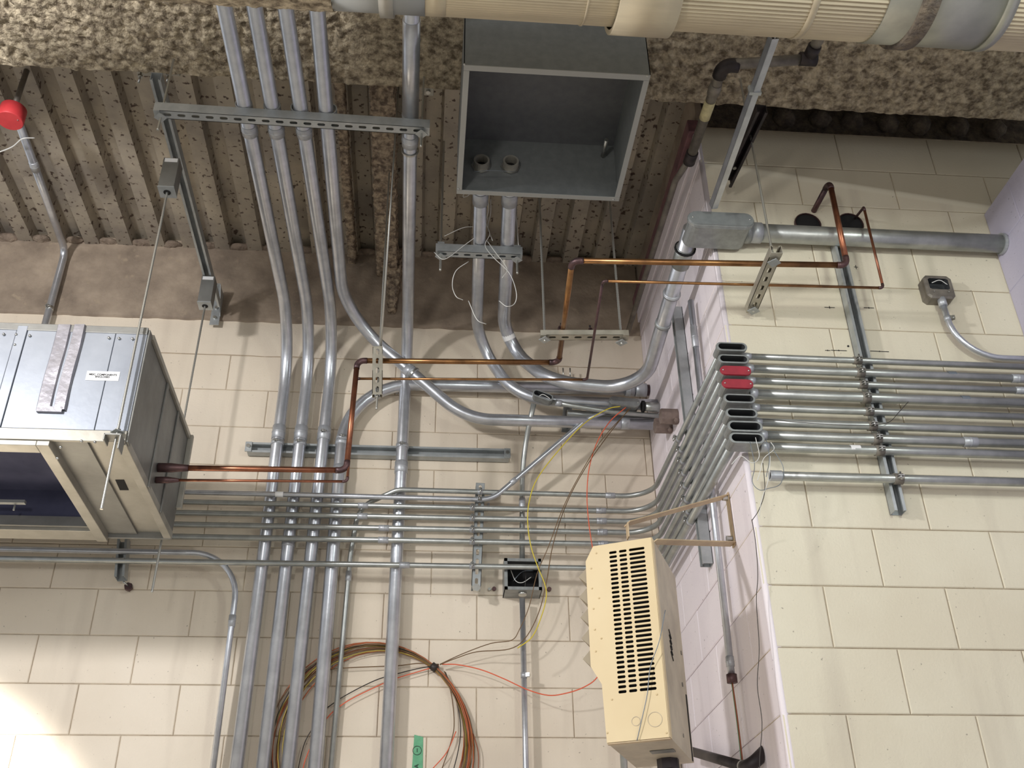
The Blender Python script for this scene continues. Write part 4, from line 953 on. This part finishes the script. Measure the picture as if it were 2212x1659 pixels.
t, path = conduit('small_conduit', 'thin conduit just above the double-bent big conduit, into the pier', 'conduit', [oY(1225, 893, 4.27), V((X1, 4.27, oY(1400, 903, 4.27).z))], 0, .018, 'emt2', None)
for k, (px, py) in enumerate(((1451, 900), (1438, 920))):
    q = oX(px, py, 1.06); t = thing('wall_fitting', ('upper', 'lower')[k]+' brown fire-caulked coupling where a conduit enters the pier side', 'conduit fitting', q, 'caulked couplings at the pier side')
    B().cyl(q-V((.05, 0, 0)), q+V((.025, 0, 0)), .036, 8).build('coupling', 'caulk', t, .002); B().sph(q+V((.015, -.02, -.03)), .014, 8).build('caulk_lump', 'caulk', t)
# riser from the first open fitting to the box and on down
YJ = 4.33
pts = [oY(1153, 872, ya+.01), oY(1128, 985, YJ), oY(1128, 1210, YJ)]
t, path = conduit('small_conduit', 'thin riser with a slight kink from the open fitting down to the open square box', 'conduit', pts, [.5], .0125, 'emt2', None)
coupling(t, path, (1127, 1090), .0125, .06, 1.2)
pts = [oY(1128, 1293, YJ), oY(1136, 1659, YJ)]; pts.append(pts[1]+(pts[1]-pts[0])*.5)
t, path = conduit('small_conduit', 'thin riser running down out of the frame below the open square box', 'conduit', pts, [1], .0125, 'emt', None)
strap(t, path, (1133, 1459), .0125, V((1, -.4, 0)), 'fit', bolt=True)
# open square box
c = oY(1130, 1238, 4.29); hw = .082; y0 = 4.295; t = thing('junction_box', 'open square steel box on the wall with wires showing inside', 'electrical box', (c.x, y0, c.z))
x0, x1, z0, z1 = c.x-hw, c.x+hw, c.z-.075, c.z+.070; w = .003
b = B(); b.box((x0, y0, z0), (x0+w, D, z1)); b.box((x1-w, y0, z0), (x1, D, z1)); b.box((x0, y0, z1-w), (x1, D, z1)); b.box((x0, y0, z0), (x1, D, z0+w)); b.build('housing', 'body', t)
for a_, c_ in (((x0, y0-.002, z0), (x1, y0, z0+.014)), ((x0, y0-.002, z1-.014), (x1, y0, z1)), ((x0, y0-.002, z0), (x0+.014, y0, z1)), ((x1-.014, y0-.002, z0), (x1, y0, z1))): B().box(a_, c_).build('rim', 'body', t)
B().box((x0+w, D-.012, z0+w), (x1-w, D-.008, z1-w)).build('inside', 'dark', t)
B().box((x0+w, y0+.002, z0+w), (x1-w, y0+.01, z0+w+.001)).build('inside_floor', 'bodyd', t)
for pts, m_ in (([(-.05, 0, .03), (-.03, -.005, -.02), (0, -.01, -.03), (.04, 0, .0)], 'wht'), ([(.01, 0, .06), (.015, -.01, .0), (.01, 0, -.06)], 'blk'), ([(-.04, 0, -.02), (0, -.01, .02), (.05, 0, .03)], 'blu')):
    wire('wire_strand', '', '', [V((c.x, y0+.04, c.z))+V(p_) for p_ in pts], .0018, m_, t)
B().cyl(V((oY(1129, 1290, YJ).x, YJ, z0-.012)), V((oY(1129, 1290, YJ).x, YJ, z0+.002)), .018, 14).build('connector', 'bolt', t)
# small anchors on the wall
for k, (px, py, r, m_, lb) in enumerate(((1057, 1274, .007, 'bolt', 'small bright nut on the wall left of the open square box'), (1067, 1273, .009, 'copd', 'small rusty anchor on the wall beside the bright nut'), (1186, 1274, .010, 'copd', 'rusty anchor plug on the wall right of the open square box'), (1055, 1091, .006, 'fit', 'tiny bolt head on the wall right of the upright slotted strut'), (858, 849, .007, 'fit', 'tiny anchor on the wall under the arching conduit'))):
    q = oY(px, py, D-.004); o = B().cyl(q, q+V((0, -.012, 0)), r, 8).build('wall_anchor', m_, None, loc=q); tag(o, lb, 'anchor')
for k, px in enumerate((1217, 1232)):
    q = oY(px, 812, 4.33); o = B().cyl(q, q+V((0, 0, .045)), .004, 6).build('threaded_stud', 'rod', None, loc=q); tag(o, ('left', 'right')[k]+' of two thin studs standing behind the thin copper pipe', 'stud', 'studs behind the copper pipe')
# ------------------------------------------------------------ conduit and red cap at the far left
t, path = conduit('ceiling_conduit', 'conduit under the deck at far left, bending down the brown band behind the air handler', 'conduit', [oZ(30, 235, 3.43), oZ(128, 506, 3.43), V((oZ(134, 520, 3.43).x, D-.05, 3.42)), oY(92, 722, D-.05), oY(85, 790, D-.05)], [.3, .16, .3], .018, 'emt', None)
strap(t, path, (105, 668), .018, V((0, -1, 0)), 'bolt'); coupling(t, path, (88, 355), .018, .06, 1.15)
q = oZ(21, 262, 3.20); t = thing('round_cap', 'round red cap facing down at the left edge under the deck', 'cap', q)
b = B(); b.tube([q+V((0, 0, .075)), q+V((0, 0, .07)), q+V((0, 0, .004)), q], [.040, .052, .053, .050], 24); b.build('cap', 'redcap', t); B().cyl(q+V((0, 0, .07)), V((q.x, q.y, 3.5)), .012, 12).build('stem', 'pipe', t); B().sph(q+V((.035, -.01, -.001)), .003, 6).build('screw', 'bolt', t)
wire('white_wire', 'white wire hooked over the far left ceiling conduit', 'wire', [oZ(-20, 335, 3.40), oZ(25, 318, 3.39), oZ(48, 300, 3.38), oZ(75, 298, 3.40)], .003, 'wht')
# ------------------------------------------------------------ beige heater on its bracket
th = math.radians(24); u = V((-math.cos(th), math.sin(th), 0)); vv = V((math.sin(th), math.cos(th), 0)); up = V((0, 0, 1)); nf = -vv
BR = oY(1447, 1592, 2.93)
def onp(px, py, pt=BR, n=vv): d = ray(px, py); return d*(pt.dot(n)/d.dot(n))
hl_ = lambda q: ((q-BR).dot(u), (q-BR).dot(up))
TR = onp(1411, 1160); H = (TR-BR).z; dep = (oZ(1498, 1648, BR.z)-BR).dot(vv)
t = thing('unit_heater', 'beige slotted unit heater mounted on the pale pier side', 'heater', BR)
ol = [hl_(onp(*p_)) for p_ in ((1311, 1605), (1300, 1478), (1276, 1440), (1265, 1213), (1281, 1180))]
W0 = ol[0][0]; poly = [(0, 0), (W0, 0), ol[1], ol[2], ol[3], ol[4], (0, H)]
pt = lambda a, b, d=0: BR+u*a+up*b+vv*d
# front sheet: slotted field plus plain surround
r0, r1 = hl_(onp(1342, 1500))[1], hl_(onp(1335, 1187))[1]; NR = 31; rh = (r1-r0)/NR
cols = []
for xa_, xb2 in ((1337, 1355), (1359, 1377), (1381, 1418)):
    a0 = hl_(onp(xb2, 1496))[0]; a1 = hl_(onp(xa_, 1496))[0]; cols.append((a0, a1))
gaps = [cols[2][0]-.006, (cols[2][1]+cols[1][0])/2, (cols[1][1]+cols[0][0])/2, cols[0][1]+.006]
b = B(); cells = []
for ci, (c_, (g0, g1)) in enumerate(zip((cols[2], cols[1], cols[0]), ((gaps[0], gaps[1]), (gaps[1], gaps[2]), (gaps[2], gaps[3])))):
    for k in range(NR): cells.append((g0, g1, r0+k*rh, r0+(k+1)*rh, (c_[1]-c_[0])/2, rh*.31))
b.plate_holes(BR, u, up, nf, .003, cells)
gl, gr = gaps[3], gaps[0]
def quad(q4): b.add([pt(*q) for q in q4]+[pt(q[0], q[1], .003) for q in q4], [(0, 1, 2, 3), (7, 6, 5, 4), (0, 1, 5, 4), (1, 2, 6, 5), (2, 3, 7, 6), (3, 0, 4, 7)])
quad([(0, 0), (gr, 0), (gr, H), (0, H)])
quad([(gr, 0), (gl, 0), (gl, r0), (gr, r0)])
yt = lambda a: H+(ol[4][1]-H)*a/ol[4][0]
quad([(gr, r1), (gl, r1), (gl, yt(gl)), (gr, yt(gr))])
quad([(gl, 0), (W0, 0), ol[1], (gl, ol[1][1])]); quad([(gl, ol[1][1]), ol[1], ol[2], (gl, ol[2][1])]); quad([(gl, ol[2][1]), ol[2], ol[3], (gl, ol[3][1])]); quad([(gl, ol[3][1]), ol[3], ol[4], (gl, yt(gl))])
b.build('front_panel', 'heat', t)
# body behind: bottom, sides, top, back
n = len(poly); b = B(); vs = [pt(a, c_, .003) for a, c_ in poly]+[pt(a, c_, dep) for a, c_ in poly]
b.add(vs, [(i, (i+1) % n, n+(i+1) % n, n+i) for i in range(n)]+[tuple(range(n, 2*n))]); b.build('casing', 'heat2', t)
B().add([pt(-.0008, 0, .0), pt(-.0008, H, .0), pt(-.0008, H, .03), pt(-.0008, 0, .03), pt(.002, 0, .0), pt(.002, H, .0), pt(.002, H, .03), pt(.002, 0, .03)], [(0, 1, 2, 3), (4, 7, 6, 5), (0, 4, 5, 1), (1, 5, 6, 2), (2, 6, 7, 3), (3, 7, 4, 0)]).build('side_strip', 'heat', t)
B().add([pt(a, c_, .03) for a, c_ in ((gr, r0), (gl, r0), (gl, r1), (gr, r1))], [(0, 1, 2, 3)]).build('inside', 'dark', t)
for px, py in ((1322, 1511), (1419, 1500), (1312, 1583), (1440, 1583), (1299, 1379), (1294, 1292), (1279, 1271), (1282, 1315), (1285, 1360), (1287, 1407), (1288, 1195), (1277, 1228)): B().sph(pt(*hl_(onp(px, py))), .0032, 8).build('screw', 'heat', t)
for px, py, r in ((1374, 1558, .013), (1415, 1554, .021)):
    a, c_ = hl_(onp(px, py)); b = B(); b.annulus(pt(a, c_, -.0005), vv, r-.0012, r, .0012, 24); b.build('knockout', 'heat2', t)
for k, (px, py) in enumerate(((1249, 1246), (1250, 1289), (1253, 1333), (1255, 1378), (1258, 1423))):
    a, c_ = hl_(onp(px, py)); base = hl_(onp(px+18, py))[0]; vs = [pt(a, c_, .004), pt(base, c_+.026, .004), pt(base, c_-.026, .004)]; vs += [q+vv*(dep-.03) for q in vs]
    B().add(vs, [(0, 1, 2), (3, 5, 4), (0, 3, 4, 1), (1, 4, 5, 2), (2, 5, 3, 0)]).build('louvre', 'fin', t)
for k in range(5):
    c_ = .0; z_ = hl_(onp(1440, 1335))[1]-k*.017; B().obox(pt(-.0015, z_, dep*.42), vv*.8+up*-.6, u, (vv*.6+up*.8), .035, .002, .004).build('side_slot', 'dark', t)
B().obox(pt(-.001, .10, dep*.93), up, u, vv, .20, .002, .012).build('side_seam', 'dark', t)
for z_, d_, r_ in ((.33, .9, .007), (.30, .45, .006), (.22, .8, .007), (.05, .6, .006)): B().cyl(pt(-.002, z_, dep*d_), pt(0, z_, dep*d_), r_, 10).build('side_plug', 'pipe', t)
B().obox(pt(.055, -.002, dep*.45), u, vv, up, .07, .035, .002).build('bottom_label', 'sheetd', t)
B().obox(pt(W0/2, -.002, .012), u, vv, up, W0, .018, .003).build('bottom_lip', 'heatb', t)
q = pt(.065, 0, dep*.78); b = B(); b.cyl(q, q-V((0, 0, .03)), .034, 8, smooth=False); b.cyl(q-V((0, 0, .03)), q-V((0, 0, .12)), .021, 14); b.build('cable_gland', 'black', t)
# bracket: folded flat bar between heater top and pier side
h1 = onp(1357, 1163, BR+vv*.06); h2 = pt(.0, H-.02, .05); w1 = oX(1571, 1072, X1-.004); w2 = oX(1587, 1172, X1-.004); w2.y = w1.y; hh1 = h1+V((0, 0, .05))
br = thing('heater_bracket', 'beige folded flat-bar bracket fixing the heater to the pier side', 'bracket', w1)
for a, c_, nm in ((h1, hh1, 'foot'), (hh1, w1, 'arm'), (w1+V((0, 0, .01)), w2-V((0, 0, .01)), 'wall_bar'), (w2, onp(1412, 1170, BR+vv*.05), 'arm')):
    d = (c_-a).normalized(); sd = V((0, 1, 0)) if abs(d.x) > .3 else V((0, 1, 0)); sd = (sd-d*sd.dot(d)).normalized(); B().obox((a+c_)/2, d, sd, d.cross(sd), (c_-a).length, .032, .004).build(nm, 'heatb', br, .0008)
for q in (w1+V((-.01, -.004, -.01)), w2+V((-.014, 0, .02))): B().hexn(q, (1, 0, 0), .010, .02).build('bolt', 'bolt', br)
wire('thin_cable', 'thin grey cable hanging over the front of the beige heater', 'cable', [onp(1437, 1318, BR-vv*.004), onp(1424, 1385, BR-vv*.02), onp(1405, 1440, BR-vv*.012), onp(1398, 1500, BR-vv*.01), onp(1386, 1555, BR-vv*.01), onp(1376, 1600, BR-vv*.006)], .0013, 'blu')
# black drain pipe at the lower right
z = None
a = oX(1490, 1622, 1.03); b_ = oX(1604, 1655, 1.03); 
t = thing('drain_pipe', 'black iron drain pipe with a collar and upturned open elbow at the bottom edge', 'pipe', a)
B().cyl(a, b_, .017, 16).build('pipe_length', 'black', t); d = (b_-a).normalized(); B().cyl(b_, b_+d*.02, .019, 16).build('collar', 'boxe', t)
e0 = b_+d*.02; e2 = oY(1664, 1612, e0.y-.02); f = fillet([e0, e0+d*.045, e2], .05, 8); B().tube(f, .021, 16).build('elbow', 'black', t); dd = (f[-1]-f[-2]).normalized(); b = B(); b.annulus(e2, dd, .016, .025, .014, 16); b.build('elbow_rim', 'pipe', t)
# ------------------------------------------------------------ loose cables
def wpx(pts, y0, y1): n = len(pts)-1; return [oY(x, y, y0+(y1-y0)*k/n) for k, (x, y) in enumerate(pts)]
wire('loose_cable', 'yellow cable looping down from the open fitting in front of the wall', 'cable', wpx([(1340, 878), (1312, 884), (1262, 915), (1205, 975), (1160, 1035), (1143, 1085), (1140, 1130), (1147, 1180), (1162, 1225), (1177, 1262), (1180, 1290), (1170, 1330), (1150, 1375), (1118, 1400)], 4.13, 4.2), .0024, 'yel', group='loose cables from the open fitting')
wire('loose_cable', 'orange cable dropping from the open fitting behind the heater', 'cable', wpx([(1352, 880), (1318, 910), (1290, 955), (1273, 1010), (1268, 1070), (1272, 1130), (1281, 1190), (1300, 1300), (1310, 1420), (1290, 1463), (1262, 1484), (1225, 1497), (1185, 1502), (1140, 1490), (1090, 1467), (1040, 1447), (990, 1436), (955, 1435)], 4.13, 4.36), .0024, 'ora', group='loose cables from the open fitting')
wire('loose_cable', 'dark brown cable falling nearly straight from the open fitting to the coil', 'cable', wpx([(1358, 884), (1310, 945), (1265, 1010), (1225, 1085), (1195, 1175), (1180, 1260), (1163, 1325), (1135, 1378), (1100, 1402), (1030, 1408), (985, 1422), (950, 1436)], 4.13, 4.36), .0022, 'bro', group='loose cables from the open fitting')
wire('loose_cable', 'olive cable falling from the open fitting past the square box to the coil', 'cable', wpx([(1362, 882), (1300, 950), (1250, 1030), (1215, 1100), (1185, 1180), (1160, 1240), (1143, 1310), (1122, 1360), (1105, 1383), (1060, 1390), (1000, 1412), (950, 1435)], 4.12, 4.36), .0020, 'bro', group='loose cables from the open fitting')
# coil of cable behind the risers
cc = oY(806, 1612, 4.378); R0 = (oY(1012, 1612, 4.378)-cc).length
coil = thing('cable_coil', 'large coil of orange, yellow and brown cable on the wall behind the risers', 'cable', cc)
cols_ = ['orad', 'yeld', 'bro', 'red2', 'bro', 'orad', 'yeld', 'bro', 'red2', 'blk', 'orad', 'yeld', 'bro', 'orad']
tie = math.radians(52)
for k, m_ in enumerate(cols_):
    pts = []; ecc = random.uniform(-1, 1)
    for j in range(49):
        w = 2*math.pi*j/48; spread = (.004+.030*min(1, abs((w-tie+math.pi) % (2*math.pi)-math.pi)/2.2))
        rr = R0*(1.0)+(k/13-.5)*2*spread*1.2+.008*math.sin(w*2+k*1.7)*min(1, abs((w-tie+math.pi) % (2*math.pi)-math.pi))
        pts.append(cc+V((math.cos(w)*rr, -.006+.010*math.sin(k*2.3+w), math.sin(w)*rr*1.06)))
    b = B().tube(pts, .0023, 6); b.build('cable_loop', m_, coil)
q = cc+V((math.cos(tie)*R0, -.006, math.sin(tie)*R0*1.06)); tg = V((-math.sin(tie), 0, math.cos(tie)*1.06)).normalized()
B().cyl(q-tg*.014, q+tg*.014, .017, 10).build('tie', 'blk', coil)
for pts, m_ in (([(948, 1435), (905, 1433), (860, 1438), (810, 1440), (745, 1443), (700, 1448)], 'bro'), ([(948, 1436), (900, 1445), (860, 1455), (810, 1470), (745, 1503), (705, 1530)], 'blk'), ([(948, 1438), (900, 1452), (860, 1464), (820, 1480), (745, 1518), (700, 1560), (660, 1640), (650, 1700)], 'ora'),
                 ([(960, 1450), (975, 1500), (981, 1560), (975, 1600), (955, 1660)], 'bro'), ([(962, 1452), (985, 1510), (995, 1570), (990, 1620), (975, 1680)], 'blk'), ([(1022, 1585), (1033, 1625), (1033, 1670)], 'red2'), ([(985, 1580), (965, 1625), (935, 1660)], 'ora'), ([(700, 1540), (660, 1600), (640, 1680)], 'blk')):
    wire('cable_tail', '', '', [oY(x, y, 4.372) for x, y in pts], .0022, m_, coil)
# green tape with a circled figure
q4 = [oY(x, y, D-.003) for x, y in ((895, 1587), (914, 1592), (913, 1690), (888, 1690))]
b = B(); b.add(q4+[q+V((0, .002, 0)) for q in q4], [(0, 1, 2, 3), (4, 7, 6, 5), (0, 1, 5, 4), (1, 2, 6, 5), (2, 3, 7, 6), (3, 0, 4, 7)])
tp_ = thing('green_tape', 'strip of green tape on the wall with a circled figure one', 'tape', q4[0]); b.build('strip', 'green', tp_)
q = oY(901, 1621, D-.005); b = B(); b.annulus(q, (0, 1, 0), .0165, .0182, .0006, 28); b.build('ring_mark', 'ink', tp_); text('1', q, .022, tp_, mt='ink'); text('A', oY(900, 1655, D-.005), .024, tp_, ex=(0, 0, 1), up=(-1, 0, 0))
# pencil and drill marks on the pier
for px, py, w_2, h_2 in ((1792, 664, .020, .012), (1877, 665, .020, .008), (1812, 757, .03, .006), (1900, 759, .036, .005), (1849, 577, .008, .02), (1788, 757, .010, .006)):
    q = oY(px, py, P-.0016); b = B(); b.box(q-V((w_2, .0004, .0012)), q+V((w_2, 0, .0012))); b.box(q-V((.0012, .0004, h_2/2)), q+V((.0012, 0, h_2/2)))
    for k, v in enumerate(b.v): v += V((-1.085*0, 0, 0))
    b.build('pencil_mark', 'ink', wp)
q = oY(1832, 748, P-.001); B().cyl(q, q-V((0, .002, 0)), .004, 8).build('drill_hole', 'ink', wp)
# wires hanging from the lowest conduit bodies
hw_ = thing('wire_tangle', 'thin blue-grey and white wires spilling from the lowest corner conduit body', 'wire', oY(1640, 960, 2.96))
for pts, m_ in (([(1632, 945), (1640, 985), (1625, 1000), (1600, 985), (1580, 1003)], 'wht'), ([(1665, 955), (1672, 970), (1650, 990), (1643, 1015), (1636, 1038)], 'wht'), ([(1620, 955), (1630, 1005), (1625, 1040), (1640, 1058), (1660, 1055), (1686, 1045), (1692, 1010), (1670, 970)], 'blu'),
                 ([(1648, 1000), (1652, 1060), (1640, 1100), (1624, 1125)], 'blk'), ([(1664, 985), (1660, 1035), (1645, 1080), (1640, 1115)], 'wht'), ([(1655, 950), (1662, 990), (1655, 1030)], 'blu')):
    wire('wire_strand', '', '', [oY(x, y, 2.965) for x, y in pts], .0012, m_, hw_)
wire('thin_cable', 'thin dark wire hanging down the pier corner to the bottom edge', 'cable', [oY(x, y, 3.02 if y < 1130 else 3.07) for x, y in ((1624, 1122), (1632, 1170), (1637, 1240), (1634, 1300), (1640, 1400), (1636, 1480), (1646, 1560), (1641, 1640), (1643, 1700))], .0012, 'blk')
wire('thin_cable', 'thin black wire lying along the sixth conduit to its strap', 'cable', [oY(x, y, 3.02) for x, y in ((1618, 905), (1660, 906), (1720, 912), (1800, 917), (1880, 919), (1920, 912), (1942, 890), (1962, 868))], .0012, 'blk')
